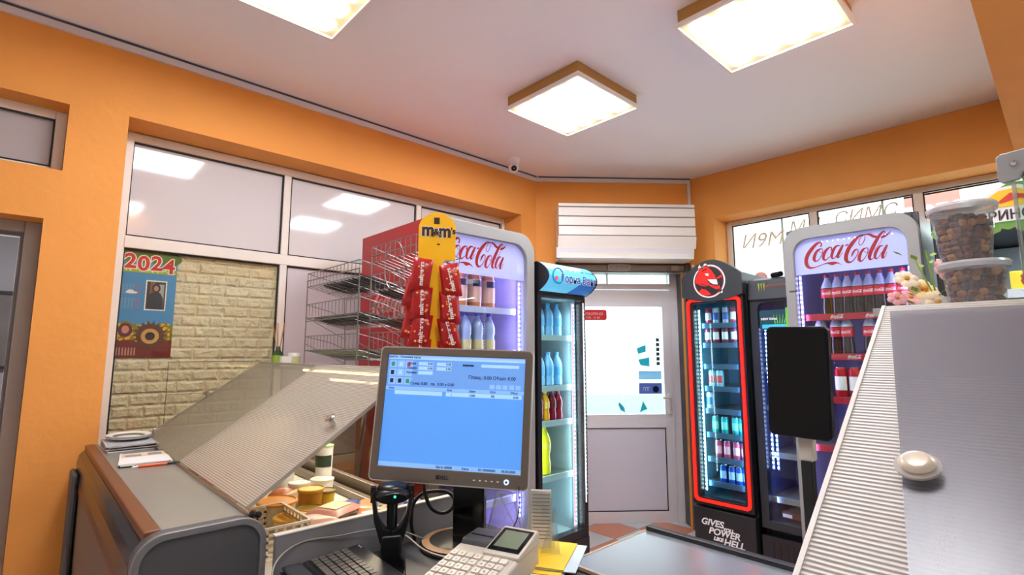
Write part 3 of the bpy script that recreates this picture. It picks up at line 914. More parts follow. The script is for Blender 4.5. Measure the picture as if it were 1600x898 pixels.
# ---- big grey cola cooler on the right
UR = 3.25
t = thing('drinks_cooler', 'large grey-framed cola cooler with violet light against the right wall', 'fridge', (UR, 1.12, 0), RZR)
COOL_R = t
M_VIN = mat('violet lit lining', 'd3cdf0', .5)
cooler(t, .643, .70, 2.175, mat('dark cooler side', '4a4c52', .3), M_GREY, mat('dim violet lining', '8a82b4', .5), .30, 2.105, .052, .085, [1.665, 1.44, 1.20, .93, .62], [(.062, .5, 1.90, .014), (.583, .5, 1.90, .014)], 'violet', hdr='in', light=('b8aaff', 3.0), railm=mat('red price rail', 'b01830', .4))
mb = MB(); mb.prism(rrect(.05, .593, 1.90, 2.108, .08, 6, (0, 0, 1, 1)), 'y', .028, .034)
hp = mb.build('header_panel', mat('violet header', 'c4bdf2', .3, emit=.55, ecol='aaa2f6'), t)
cola_script(hp, mat('cola red', 'c01226', .35), .112, .0268, 1.925, .415)
mb = MB()
for k in range(7): mb.ball((.2 + k * .027, .03, 2.078 - .0), .0035, seg=6)
for k in range(3): mb.ball((.47 + k * .03, .03, 2.07), .0035, seg=6)
mb.build('led_dots', MATS['violet led'], hp)
# red shelf strips with white script
for z, n in ((1.665, 3), (1.44, 1), (1.20, 1), (.93, 1)):
    for k in range(n):
        cola_script(t, M_WHITE, .20 + k * .17 if n > 1 else .27, .083, z - .026, .065, name='strip_script')
mb = MB(); mb.box(.02, .06, -.002, 0, 1.8, 1.81); mb.build('hinge_mark', M_DGREY, t)


def cola_lab(lb, r, h):
    o = cola_script(lb, M_WHITE, 0, 0, 0, .05)
    for v in o.data.vertices:
        x = v.co.x - .025; a = x / r
        v.co = Vector((r * 1.035 * math.sin(a), -r * 1.035 * math.cos(a), .485 * h + v.co.z))


bot = make_bottle('cola_bottle', '', 'bottle', mat('dark cola', '1e0a06', .08, spec=.8), mat('red cap', 'c0182a', .4), mat('cola label red', 'cf1430', .35), script=cola_lab, neckm=mat('clear cold neck', 'b9c1d8', .15))
row1 = 8
first = True


def on_right(cool_u, v_left, x, y, z):
    """local cooler coordinates to the room for a cooler on the right wall"""
    return (cool_u + y, v_left - x, z)


def fill_right(proto, cu, vl, xs, y, z, lab, group, used):
    for k, x in enumerate(xs):
        L = lab % ORD[k] if '%s' in lab else lab
        P = on_right(cu, vl, x, y, z)
        if not used:
            proto.location = P; proto.rotation_euler = (0, 0, RZR); proto['label'] = L; proto['group'] = group; used = True
        else:
            dup(proto, P, RZR, L, group)
    return used


u_ = fill_right(bot, UR, 1.12, [.178 + k * .0525 * .98 for k in range(8)], .14, 1.666, 'cola bottle, %s in the top row of the grey cola cooler', 'cola bottles on the top shelf of the right cooler', False)
fill_right(bot, UR, 1.12, [.13, .208, .262, .37, .45], .14, 1.441, 'cola bottle, %s on the second shelf of the grey right cooler', 'cola bottles on the second shelf of the right cooler', True)
fill_right(bot, UR, 1.12, [.25, .31], .14, .931, 'cola bottle, %s on the fourth shelf of the grey right cooler', 'cola bottles on the fourth shelf of the right cooler', True)
can = make_can('', [mat('can red', 'c2162a', .3, .3), M_WHITE])
fill_right(can, UR, 1.12, [.215, .285, .36], .14, 1.201, 'red cola can, %s on the third shelf of the grey right cooler', 'red cans in the right cooler', False)

# ---- red devil energy drink cooler
t = thing('drinks_cooler', 'slim black cooler with red neon frame and laughing red devil sign', 'fridge', (3.5, 1.895, 0), RZR)
M_BODYB = mat('black cooler body', '1b1c1f', .35)
cooler(t, .415, .60, 1.93, M_BODYB, M_BODYB, mat('steel blue lining', '6f97ae', .5), .44, 1.80, .055, .02, [1.655, 1.515, 1.365, 1.21, 1.055, .89, .725, .56], [(.068, .5, 1.76, .01), (.347, .5, 1.76, .01)], 'cyan', light=('8fd8ff', 3.2), railm=mat('navy price rail', '3c5f80', .3), hdr='cap')
mb = MB(); mb.box(-.002, .417, .0, .06, 0.06, .40); lp = mb.build('lower_panel', mat('matt black panel', '1f2022', .5), t, bevel=.004)
for s_, x, z, sz in (('GIVES', .125, .292, .058), ('YOU', .232, .276, .030), ('POWER', .205, .240, .058), ('LIKE', .165, .204, .032), ('HELL', .270, .188, .060)):
    text(s_, sz, M_WHITE, lp, (x + (.0 if s_ != 'YOU' else .0), -.002, z), shear=.25, bold=.0018, sx=1.05)
mb = MB(); mb.ring(rrect(.012, .40, .44, 1.83, .03, 5), rrect(.03, .382, .458, 1.812, .022, 5), 'y', -.012, .0)
mb.build('neon_frame', glow('red neon', 'ff1a0c', 1.8), t)
prof = [(-.012, 1.80), (.427, 1.80)]
mb = MB()
top = [(.427 - .439 * i / 14, 1.985 + .115 * math.sin(PI * i / 14)) for i in range(15)]
bot_ = [(-.012, 1.845), (.1, 1.815), (.21, 1.805), (.32, 1.815), (.427, 1.845)]
mb.prism(bot_ + top, 'y', -.03, .02)
cn = mb.build('canopy', mat('graphite canopy', '34383b', .4), t, bevel=.003)
mb = MB(); mb.prism([(.02, 1.80), (.6, 1.86), (.6, 1.99), (.02, 2.00)], 'x', .0, .41); mb.build('canopy_rear', mat('graphite rear', '3f4245', .4), t, bevel=.004)
# devil emblem
cx, cz, rr = .20, 1.948, .116
DV = lambda x, y: (cx + (x - 345) / 310 * rr, cz - (y - 495) / 310 * rr)
mb = MB()
P = [DV(345 + 312 * math.cos(a), 495 - 312 * math.sin(a)) for a in [2 * PI * k / 40 for k in range(40)]]
mb.prism(P, 'y', -.0325, -.031, 0)
mb.prism([DV(*p) for p in [(145, 300), (150, 200), (175, 160), (200, 225), (240, 220), (262, 160), (300, 155), (330, 200), (345, 260)]], 'y', -.0325, -.031, 0)
mb.prism([DV(*p) for p in [(520, 700), (570, 640), (600, 700), (590, 740), (560, 730)]], 'y', -.0325, -.031, 0)
P = [DV(345 + 285 * math.cos(a), 495 - 285 * math.sin(a)) for a in [2 * PI * k / 40 for k in range(40)]]
mb.prism(P, 'y', -.0335, -.0325, 1)
P = [DV(345 + 268 * math.cos(a), 495 - 268 * math.sin(a)) for a in [2 * PI * k / 40 for k in range(40)]]
mb.prism(P, 'y', -.0345, -.0335, 2)
for q in ([(160, 300), (165, 215), (190, 250), (240, 250), (275, 195), (300, 205), (340, 230), (400, 290), (470, 400), (490, 470), (470, 480), (330, 470), (320, 500), (380, 560), (480, 600), (550, 590), (560, 650), (480, 660), (330, 570), (270, 590), (180, 560), (85, 510), (90, 430), (120, 360)],
          [(140, 690), (200, 625), (280, 650), (340, 700), (380, 745), (300, 760), (210, 750)], [(490, 450), (590, 400), (605, 440), (520, 470)]):
    mb.prism([DV(*p) for p in q], 'y', -.0355, -.0345, 3)
mb.prism([DV(*p) for p in [(325, 460), (500, 475), (520, 575), (440, 565), (370, 520)]], 'y', -.0365, -.0355, 0)
mb.prism([DV(*p) for p in [(275, 345), (345, 350), (350, 395), (300, 385)]], 'y', -.0365, -.0355, 0)
mb.prism([DV(*p) for p in [(215, 290), (320, 250), (325, 265), (230, 305)]], 'y', -.0365, -.0355, 2)
mb.prism([DV(*p) for p in [(90, 490), (280, 560), (330, 555), (270, 585)]], 'y', -.0363, -.0355, 1)
mb.build('devil_emblem', [M_WHITE, mat('emblem maroon', '8e1d2c', .4), mat('emblem black', '1c1c1f', .5), mat('emblem red', 'e8281c', .35, emit=.15)], cn)

cn_ = 0
CANS = [
    (1.656, [.11, .165, .235, .29], [('red and silver', 'b83048', 'cfd6e0'), ('silver and blue', 'b9c8e0', '3a5fae'), ('silver and blue', 'b9c8e0', '3a5fae'), ('red and white', 'c03a4e', 'e4e4ea')], 'top'),
    (1.516, [.10, .16, .225, .29], [('maroon and silver', '8f3046', 'd5dae4')] * 4, 'second'),
    (1.211, [.115, .17], [('pale blue red-topped', 'a6dcee', 'd04a4a')] * 2, 'fourth'),
    (1.056, [.09], [('white and blue', 'c6dff0', '3c66b4')], 'fifth'),
    (.891, [.125, .19, .265, .315], [('turquoise', '28b0b4', '7fe0dc')] * 4, 'sixth'),
    (.726, [.14, .20, .265, .32], [('pink', 'd2507a', 'f2b0c4')] * 4, 'seventh'),
    (.561, [.165, .225, .275, .325], [('blue', '1f46b4', '9cc0f0')] * 4, 'bottom'),
]
for z, xs, cs, nm in CANS:
    protos = {}
    for k, x in enumerate(xs):
        cname, a, b = cs[k]
        L = '%s energy can, %s on the %s shelf of the devil cooler' % (cname, ORD[k], nm)
        G = 'energy drink cans on the %s shelf' % nm
        P_ = on_right(3.5, 1.895, x, .13, z)
        if cname not in protos:
            c_ = make_can(L, [mat('can ' + cname, a, .3, .25), mat('can print ' + cname, b, .3)], h=.115, r=.0255, loc=P_, group=G)
            c_.rotation_euler = (0, 0, RZR)
            protos[cname] = c_
        else:
            dup(protos[cname], P_, RZR, L, G)
tg = tag(MB().build('x', M_WHITE), 'x', 'x') if False else None

# ---- black cooler with three green scratches between them
t = thing('drinks_cooler', 'dark cooler with green claw marks on its top panel, between devil and cola coolers', 'fridge', (3.56, 1.462, 0), RZR)
cooler(t, .34, .57, 1.90, mat('anthracite body', '26292d', .35), mat('anthracite door', '2b2f34', .35), mat('dark blue lining', '39456a', .5), .36, 1.78, .05, .04, [1.35, 1.1, .80, .52], [(.07, .7, 1.62, .012), (.10, .7, 1.62, .012)], 'blue', light=('8fa4ff', 2), railm=mat('grey rail', '8a8c90', .4), hdr='cap')
mb = MB(); mb.prism([(-.02, 1.80), (-.01, 1.93), (.06, 1.95), (.5, 1.95), (.5, 1.79)], 'x', .0, .34); cn = mb.build('canopy', mat('slate canopy', '3c4147', .35), t, bevel=.004)
mb = MB()
for k in range(3):
    x = .075 + k * .017
    mb.prism([(x - .006, 1.905), (x + .005, 1.908), (x + .003, 1.87), (x + .002, 1.845 + abs(k - 1) * .008), (x - .001, 1.87)], 'y', -.021, -.018)
mb.build('claw_emblem', mat('claw green', '9db03c', .4), cn)
text('MONSTER', .024, mat('dull orange', 'c06a40', .4), cn, (.175, -.0195, 1.878), sx=1.35)
mb = MB(); mb.prism(rrect(.055, .29, 1.60, 1.73, .01), 'y', .014, .019); ps = mb.build('energy_poster', mat('dark teal poster', '12303c', .4, emit=.25, ecol='1f6f88'), t)
mb = MB(); mb.box(.07, .28, .012, .014, 1.61, 1.635, 0); mb.box(.22, .235, .010, .014, 1.60, 1.74, 1)
for k in range(6): mb.prism([(.15 + k * .014, 1.64), (.156 + k * .014, 1.64), (.145 + k * .02, 1.70)], 'y', .011, .014, 1)
mb.build('poster_print', [mat('cyan print', '35b4d8', .4, emit=.6), mat('lime print', '6cc23a', .4, emit=.5)], ps)
text('NEW 500ml', .02, M_WHITE, ps, (.115, .012, 1.665), bold=.001)
mb = MB(); mb.box(.0, .34, -.012, .01, 0.04, .30)
for k in range(7): mb.box(.06 + k * .038, .075 + k * .038, -.016, -.011, .08, .27)
mb.build('lower_grille', M_BODYB, t, bevel=.004)
mb = MB(); mb.box(.09, .25, .10, .28, .40, .43, 0); mb.box(.095, .15, .098, .1, .405, .425, 1); o = mb.build('tray_box', [mat('brown tray', '7a4a3a', .6), M_WHITE])
o.location = (0, 0, 0)
o.matrix_world = Matrix.Translation((3.56, 1.462, 0)) @ Matrix.Rotation(RZR, 4, 'Z')
tag(o, 'brown cardboard tray in the bottom of the dark claw-mark cooler', 'tray')
t2 = tag(MB().tube([(0, 0, .018), (.08, 0, .018)], .018, 14).build('tape_roll', M_BLACK), 'black roll lying on top of the dark claw-mark cooler', 'roll')
t2.location = (3.62, 1.27, 1.952); t2.rotation_euler = (0, 0, R(60))

# ---- dairy display at the far right wall
t = thing('dairy_display', 'open dairy display with green and white round-topped sign at far right', 'fridge', (3.30, .43, 0), RZR)
mb = MB()
mb.box(0, .05, 0, .8, 0, 2.12); mb.box(1.45, 1.5, 0, .8, 0, 2.12); mb.box(.05, 1.45, .76, .8, 0, 2.12); mb.box(.05, 1.45, .05, .76, 2.05, 2.12); mb.box(.05, 1.45, .02, .76, 0, .55)
mb.build('cabinet', mat('black display body', '1c1f22', .4), t, bevel=.005)
mb = MB(); mb.box(.0, 1.5, -.03, .06, 2.05, 2.15); hd = mb.build('header', mat('header green', '2e3a30', .4), t, bevel=.004)
mb = MB()
mb.prism([(.05, 2.04), (.6, 2.04), (.62, 2.07), (.5, 2.12), (.46, 2.17), (.38, 2.225), (.30, 2.23), (.22, 2.19), (.16, 2.13), (.05, 2.10)], 'y', -.045, -.031, 0)
mb.prism([(.06, 2.05), (.6, 2.05), (.6, 2.115), (.06, 2.115)], 'y', -.049, -.045, 1)
mb.prism([(.17, 2.115), (.19, 2.165), (.25, 2.21), (.33, 2.215), (.40, 2.18), (.44, 2.115)], 'y', -.049, -.045, 1)
mb.prism([(.19, 2.118), (.21, 2.16), (.26, 2.195), (.32, 2.20), (.38, 2.17), (.42, 2.118)], 'y', -.052, -.049, 2)
mb.prism([(.24, 2.13), (.30, 2.18), (.36, 2.16), (.40, 2.12), (.33, 2.15)], 'y', -.054, -.052, 3)
for k in range(12): mb.prism(circ(.03 + k * .05, 2.035 + .01 * math.sin(k * 3), .03, 8), 'y', -.044 - k * .0001, -.031, 4)
sg = mb.build('sign_board', [mat('sign green', '4f9a3a', .4), M_WHITE, mat('sign yellow', 'f2c81e', .4), mat('sign red', 'd0321e', .4), mat('sign leaf', '6f9a40', .5)], hd)
text('МАНДРИНСКИ', .062, M_BLACK, sg, (.245, -.0505, 2.058), bold=.0012, sx=.86)
for z in (1.75, 1.45, 1.15, .85):
    mb = MB(); mb.box(.05, 1.45, .2, .75, z - .015, z); s_ = mb.build('shelf', M_ALU, t)
    mb = MB(); mb.box(.05, 1.45, .185, .2, z - .035, z + .008); mb.build('price_rail', mat('pale rail', 'c7d2d6', .3), s_)
mb = MB(); mb.box(.06, 1.44, .74, .755, .56, 2.04); mb.build('back_panel', mat('cool grey lining', '9aa8ae', .5), t)
l = bpy.data.lights.new('display_light', 'AREA'); l.shape = 'RECTANGLE'; l.size = 1.2; l.size_y = .05; l.energy = 8; l.color = (.85, .95, 1)
q = bpy.data.objects.new('display_light', l); COL.objects.link(q); q.parent = t; q.location = (.75, .15, 2.03)
pk = None
pal = ['e8e8e4', '3f8f4a', 'd8b02a', 'e4e0d0', '2f6aa8', 'c04a3a', 'ece4c8']
names = ['white', 'green', 'yellow', 'cream', 'blue', 'red', 'pale yellow']
for si, z in enumerate((1.75, 1.45)):
    for k in range(6):
        i = (si * 3 + k) % 7
        o = MB().prism(rrect(0, .055, 0, .10 + .02 * (k % 2), .006), 'y', 0, .04).build('dairy_carton', mat('carton ' + names[i], pal[i], .5), bevel=.002)
        o.matrix_world = Matrix.Translation(on_right(3.30, .43, .08 + k * .085, .24, z)) @ Matrix.Rotation(RZR, 4, 'Z')
        tag(o, '%s dairy carton, %s on the %s shelf of the dairy display' % (names[i], ORD[k], ('top', 'second')[si]), 'carton', 'dairy cartons on display shelves')

# ---- red sided cola cooler at the left wall
ULX, VLF = 1.51, 2.22
t = thing('drinks_cooler', 'wide cola cooler with red side panel and grey front against the left wall', 'fridge', (ULX, VLF, 0), 0)
cooler(t, .75, .79, 2.17, M_RED, M_GREY, M_VIN, .30, 2.10, .062, .1, [1.71, 1.46, 1.20, .93, .62], [(.675, .5, 1.88, .016), (.085, .5, 1.88, .012)], 'violet', hdr='in', light=('b8aaff', 9), railm=mat('pale violet rail', 'c6c8f0', .35))
mb = MB(); mb.prism(rrect(.06, .69, 1.885, 2.105, .09, 6, (0, 0, 1, 1)), 'y', .028, .034)
hp = mb.build('header_panel', MATS['violet header'], t)
cola_script(hp, MATS['cola red'], .10, .0268, 1.915, .44)
# faint white script and disc on the red side
o = cola_script(t, mat('pale side print', 'd98a88', .3), -.0012, .62, 1.62, .52, rot=(0, 0, -PI / 2), name='side_script')
mb = MB(); mb.prism(circ(.36, .86, .20, 30), 'x', -.002, -.0006); dc = mb.build('side_disc', mat('side disc red', '8c1016', .3), t)
cola_script(dc, mat('cream script', 'e6c8a0', .3), -.0028, .60, .80, .48, rot=(0, 0, -PI / 2))
text('ZERO TASTE', .04, M_WHITE, t, (-.002, .4, 1.09), rot=(PI / 2, 0, -PI / 2), name='side_words')


def on_left(ul, vf, x, y, z): return (ul + x, vf + y, z)


def peach_lab(lb, r, h):
    mb = MB(); mb.lathe([(r * 1.04, .46 * h), (r * 1.04, .60 * h)], seg=8, a0=R(-140), a1=R(-50)); mb.build('label_patch', mat('navy patch', '26284a', .4), lb)


pb = make_bottle('juice_bottle', '', 'bottle', mat('peach juice', 'd9854a', .15), mat('peach cap', 'e8955a', .4), mat('peach label', 'f0c0a0', .4), h=.27, r=.042, script=peach_lab, wlabel=(.12, .62))
for k in range(3):
    P_ = on_left(ULX, VLF, .30 + k * .105, .16, 1.711)
    L = 'peach juice bottle, %s on the top shelf of the red cola cooler' % ORD[k]
    if k == 0: pb.location = P_; pb['label'] = L; pb['group'] = 'juice bottles in the left cooler'
    else: dup(pb, P_, 0, L, 'juice bottles in the left cooler')
wb = make_bottle('water_bottle', '', 'bottle', mat('pale blue water bottle', 'a9bcd8', .1, spec=.8), mat('blue cap', '3a5aa0', .4), mat('cream label', 'd9c88a', .4), h=.22, r=.036, wlabel=(.05, .3))
for k in range(4):
    P_ = on_left(ULX, VLF, .25 + k * .09, .16, 1.461)
    L = 'clear water bottle, %s on the second shelf of the red cola cooler' % ORD[k]
    if k == 0: wb.location = P_; wb['label'] = L; wb['group'] = 'water bottles in the left cooler'
    else: dup(wb, P_, 0, L, 'water bottles in the left cooler')

# ---- slim blue mineral water cooler beside the door
UB = 2.285
t = thing('drinks_cooler', 'black slim cooler with bright blue curved mineral water sign beside the door', 'fridge', (UB, VLF, 0), 0)
cooler(t, .46, .60, 1.84, M_BODYB, M_BODYB, mat('cool white lining', 'a9b4b8', .5), .31, 1.80, .035, .01, [1.56, 1.235, 1.015, .68], [(.40, .35, 1.78, .014)], 'cyan', light=('c0e4f4', 4), railm=mat('pale cyan rail', 'b8d8e0', .35), hdr='cap')
mb = MB(); mb.box(.434, .438, -.004, .0, .5, 1.78)
k_ = 46
for i in range(k_): mb.box(.432, .440, -.006, -.004, .55 + i * 1.2 / k_, .562 + i * 1.2 / k_, 0)
mb.build('door_led', [glow('white door led', 'eafaff', 3)], t)
mb = MB(); mb.box(.39, .393, .05, .062, .35, 1.78); mb.build('pink_led', glow('pink led', 'ff9ab0', 1.2), t)
prof = [(.06, 1.825)] + [(-.10 * math.sin(PI * i / 10) ** .8 * 1.0 - .0, 1.825 + .19 * i / 10) for i in range(11)] + [(.06, 2.015)]
mb = MB(); mb.prism(prof, 'x', -.005, .475, 0); cn = mb.build('canopy', mat('black canopy', '17181b', .3), t, bevel=.002)


def arc(x0, x1, a0, a1, m_, name, par, off=.002, zlo=1.832, zhi=2.008):
    mb = MB(); n = 12
    for i in range(n):
        f0, f1 = a0 + (a1 - a0) * i / n, a0 + (a1 - a0) * (i + 1) / n
        y = lambda f: -.10 * math.sin(PI * f) ** .8 - off
        z = lambda f: 1.825 + .19 * f
        x0a, x1a = (x0, x1) if not callable(x0) else (x0(f0), x1(f0))
        x0b, x1b = (x0, x1) if not callable(x0) else (x0(f1), x1(f1))
        mb.add([(x0a, y(f0), z(f0)), (x1a, y(f0), z(f0)), (x1b, y(f1), z(f1)), (x0b, y(f1), z(f1))], [(0, 1, 2, 3)])
    return mb.build(name, m_, par)


sb = arc(.0, .455, .03, .97, glow('aqua sign', '5cc4ec', .55), 'sign_face', cn)
arc(lambda f: .24 + .18 * f, lambda f: .455, .03, .55, glow('deep blue sign', '1d6fc0', .4), 'sign_shade', sb, .003)
arc(lambda f: .0, lambda f: .40 - .3 * (1 - f), .72, .95, glow('pale aqua sign', 'bdeaf6', .7), 'sign_highlight', sb, .003)
mb = MB(); mb.ring(circ(.075, 1.92, .052, 24), circ(.075, 1.92, .042, 24), 'y', -.108, -.104, 0); mb.prism(circ(.06, 1.905, .014, 14), 'y', -.108, -.104, 1)
mb.build('round_emblem', [mat('emblem blue', '1a88b8', .4), mat('emblem rose', 'e0566a', .4)], cn)
text('Горна Баня', .070, M_WHITE, cn, (.275, -.108, 1.885), bold=.0035, name='sign_outline', sx=.92)
text('Горна Баня', .070, mat('sign navy', '1f4a94', .4), cn, (.275, -.1095, 1.885), bold=.0008, sx=.92)
text('Минерална  Изворна  Натурална', .018, MATS['sign navy'], cn, (.28, -.106, 1.957))
mb = MB(); mb.box(-.002, .462, -.004, .05, .05, .29)
for k in range(5): mb.box(.05, .40, -.01, -.003, .08 + k * .035, .095 + k * .035)
mb.build('lower_grille', M_BODYB, t, bevel=.004)
yb = make_bottle('juice_bottle', 'large yellow drink bottle with green cap on the lowest shelf of the blue-signed cooler', 'bottle', mat('yellow drink', 'e3d622', .12, spec=.7, emit=.1), mat('green cap', '2f9a4a', .4), mat('yellow label', 'e8dc48', .4), h=.33, r=.052, wlabel=(.5, .6), loc=on_left(UB, VLF, .205, .16, .681))
for k, (c, x) in enumerate((('dark red', .145), ('orange', .205), ('cherry red', .268), ('ruby red', .33))):
    make_bottle('juice_bottle', '%s juice bottle on the third shelf of the blue-signed cooler' % c, 'bottle', mat(c + ' juice', {'dark red': 'a01818', 'orange': 'e09a1c', 'cherry red': '8a1424', 'ruby red': 'a4182c'}[c], .12), mat(c + ' cap', {'dark red': 'c43030', 'orange': 'e8b040', 'cherry red': 'a83040', 'ruby red': 'b43848'}[c], .4), mat(c + ' label', {'dark red': 'b83838', 'orange': 'eab850', 'cherry red': '701020', 'ruby red': '801426'}[c], .4), h=.19, r=.032, loc=on_left(UB, VLF, x, .14, 1.016), group='juice bottles in the blue-signed cooler')
wb2 = make_bottle('water_bottle', '', 'bottle', mat('blue water', '7ab4e0', .1, spec=.8), mat('light cap', '4a8ac8', .4), mat('aqua label', '5aa0d0', .4), h=.22, r=.038, wlabel=(.3, .55))
ii = 0
for si, z in enumerate((1.561, 1.236)):
    for k in range(4):
        P_ = on_left(UB, VLF, .10 + k * .085, .17, z)
        L = 'blue water bottle, %s on the %s shelf of the blue-signed cooler' % (ORD[k], ('top', 'second')[si])
        if ii == 0: wb2.location = P_; wb2['label'] = L; wb2['group'] = 'water bottles in the blue-signed cooler'
        else: dup(wb2, P_, 0, L, 'water bottles in the blue-signed cooler')
        ii += 1
# bottle hanging on the door
hb = make_bottle('spray_bottle', 'pale green empty plastic bottle hanging beside the street door glass', 'bottle', glass('green tint pet', 'cfe8dc', .05, .35, 'bcd8c8'), M_WHITE, glass('green tint label', 'd8efe4', .05, .3, 'c8e0d4'), h=.30, r=.04, loc=(3.53, 2.98, .97))
mb = MB(); mb.tube([(0, 0, .29), (0, 0, .55), (0, .04, .6)], .003); mb.build('hanging_string', M_WHITE, hb)

# ================================================================== LEFT DISPLAY CASE
t = thing('display_case', 'long chilled deli display case with steel worktop and brown edge at left', 'display case', (0, 0, 0))
mb = MB(); mb.box(.262, .44, 1.445, 2.97, 1.035, 1.05); mb.box(.436, .445, 1.445, 2.97, 1.02, 1.056)
mb.build('worktop', M_STEEL, t, bevel=.003)
mb = MB(); mb.box(.228, .262, 1.45, 2.97, 1.028, 1.052); mb.build('edge_strip', M_BROWN, t, bevel=.004)
mb = MB(); P = [(.262, 1.03), (.226, 1.03), (.21, 1.012), (.205, .985), (.205, .93), (.262, .93)]
mb.prism(P, 'y', 1.45, 2.97, 0); mb.build('dark_rail', mat('dark bronze rail', '2e2a28', .2, .5), t, bevel=.003)
mb = MB(); mb.prism([(.262, .93), (.212, .93), (.206, .90), (.206, .885), (.262, .885)], 'y', 1.45, 2.97); mb.build('wood_rail', M_BROWN, t, bevel=.003)
mb = MB(); mb.prism([(.262, .885), (.21, .885), (.215, .3), (.262, .12)], 'y', 1.45, 2.97); mb.build('front_panel', mat('taupe panel', '776a5c', .4, .2, noise=.08), t)
mb = MB(); mb.box(.185, .206, 2.80, 2.97, .35, .96); mb.build('corner_pad', mat('grey rubber pad', '4c5054', .6), t, bevel=.02)
# near end cap, rounded
mb = MB(); mb.prism(rrect(.205, .475, .12, 1.052, .06, 8, (0, 0, 1, 1)), 'y', 1.405, 1.445)
ec = mb.build('end_cap', M_STEELD, t, bevel=.006)
mb = MB(); mb.ring(rrect(.203, .477, .118, 1.055, .062, 8, (0, 0, 1, 1)), rrect(.218, .462, .13, 1.04, .05, 8, (0, 0, 1, 1)), 'y', 1.398, 1.41); mb.build('cap_rim', mat('grey rim', '8b8e90', .35, .4), ec, bevel=.002)
# well, deck and customer side
mb = MB(); mb.box(.262, .47, 1.445, 2.97, .12, 1.02); mb.box(.47, 1.10, 1.42, 2.97, .12, .865); mb.box(.47, 1.10, 2.93, 2.97, .865, 1.10)
mb.build('body', mat('case white body', 'd8d4cc', .5), t)
mb = MB(); mb.box(.47, 1.02, 1.44, 2.93, .865, .872); mb.build('deck', mat('bright steel deck', 'd8d2c6', .3, .3), t)
mb = MB(); mb.box(1.0, 1.03, 1.42, 2.95, .872, .90); mb.box(1.045, 1.07, 1.42, 2.95, .865, .935); mb.box(1.085, 1.10, 1.42, 2.95, .865, .91)
mb.build('glass_rail', mat('dull bronze rail', '7a6d60', .3, .6), t, bevel=.003)
mb = MB(); mb.prism([(1.075, .93), (1.20, 1.37), (1.208, 1.37), (1.083, .93)], 'y', 1.45, 2.95); mb.build('front_glass', glass('smoky case glass', 'cfc8bc', 0.01), t)
mb = MB(); mb.box(.92, 1.30, 1.42, 2.95, 1.372, 1.382); mb.build('top_glass_shelf', glass('shelf glass', 'dfe8e0', .02), t)
mb = MB()
for v in (1.5, 2.2, 2.9): mb.tube([(1.12, v, .9), (1.16, v, 1.37)], .01)
mb.build('shelf_post', M_CHROME, t)
l = bpy.data.lights.new('case_light', 'AREA'); l.shape = 'RECTANGLE'; l.size = .04; l.size_y = 1.4; l.energy = 16; l.color = (1, .88, .70)
q = bpy.data.objects.new('case_light', l); COL.objects.link(q); q.parent = t; q.location = (1.10, 2.2, 1.36); q.rotation_euler = (0, R(-22), 0)
mb = MB(); mb.tube([(1.12, 1.55, 1.362), (1.12, 2.85, 1.362)], .012); mb.build('case_lamp_tube', glow('warm tube', 'ffe9c4', 3), t)

# hinged polycarbonate lids
LD = Vector((.824, 0, .566))
M_PC1 = ribbed('fluted polycarbonate', 'cfc7b9', .62, .0065, 'X', tint='f2ecdf')
M_PC2 = ribbed('smooth hazy polycarbonate', 'b8b4a6', .42, .004, 'X', tint='e4e0d2', con=(.9, 1.05))
LID_ANG = math.atan2(.566, .824)
for nm, v0, v1, m_, hp_ in (('opened fluted polycarbonate lid propped up over the deli case, nearer of the two', 1.44, 2.19, M_PC1, (.302, .058)), ('opened hazy polycarbonate lid at the far end of the deli case', 2.20, 2.95, M_PC2, (.30, .72))):
    mb = MB(); mb.box(0, .585, 0, v1 - v0, 0, .008); t2 = mb.build('lid', m_, t, label=nm); t2.location = (.44, v0, 1.062); t2.rotation_euler = (0, -LID_ANG, 0)
    mb = MB(); mb.box(.0, .585, -.004, .0, -.001, .009); mb.box(.0, .585, v1 - v0, v1 - v0 + .004, -.001, .009); mb.box(.585, .589, 0, v1 - v0, -.001, .009)
    e = mb.build('edge_trim', glass('clear edge', 'f4f4ee', .08, .45, 'd8d4c8'), t2)
    mb = MB(); c = hp_
    mb.lathe([(0, -.0), (.011, 0), (.011, .02), (.016, .024), (.016, .028), (.012, .031), (0, .031)], c=(c[0], c[1], .008), seg=18)
    k = mb.build('knob', M_CHROME, t2)
mb = MB(); mb.ball((.452, 1.436, 1.05), .009, seg=8); mb.ball((.466, 1.436, 1.046), .009, seg=8); mb.build('hinge_bolt', M_BLACK, t)

# things on the steel worktop
pl = thing('plate_stack', 'oval white plates lying on magazines at the far end of the steel worktop', 'plates', (.365, 2.84, 1.078), R(5))
for k in range(2):
    mb = MB(); prof = [(.0, 0), (.05, 0), (.085, .012), (.086, .015), (.05, .004), (0, .004)]
    mb.lathe(prof, seg=28); o = mb.build('plate', [M_WHITE, mat('olive pattern', '6f7a4a', .4)][0], pl); o.location = (0, 0, k * .006); o.scale = (.95, 1.15, 1)
mb = MB(); mb.lathe([(.045, 0), (.06, .0045)], seg=28); o = mb.build('plate_pattern', mat('olive pattern', '6f7a4a', .4), pl); o.location = (0, 0, .0115); o.scale = (.95, 1.15, 1)


def sheet_stack(name, label, cat, loc, rz, w_, d_, cols, th=.004, jit=.008):
    t = thing(name, label, cat, loc, rz)
    z = 0
    for k, c in enumerate(cols):
        dx, dy = random.uniform(-jit, jit), random.uniform(-jit, jit)
        o = MB().box(-w_ / 2 + dx, w_ / 2 + dx, -d_ / 2 + dy, d_ / 2 + dy, z, z + th).build('page_layer', mat('paper ' + c, c, .6), t, bevel=.001)
        o.rotation_euler = (0, 0, random.uniform(-.04, .04))
        z += th + .0005
    return t


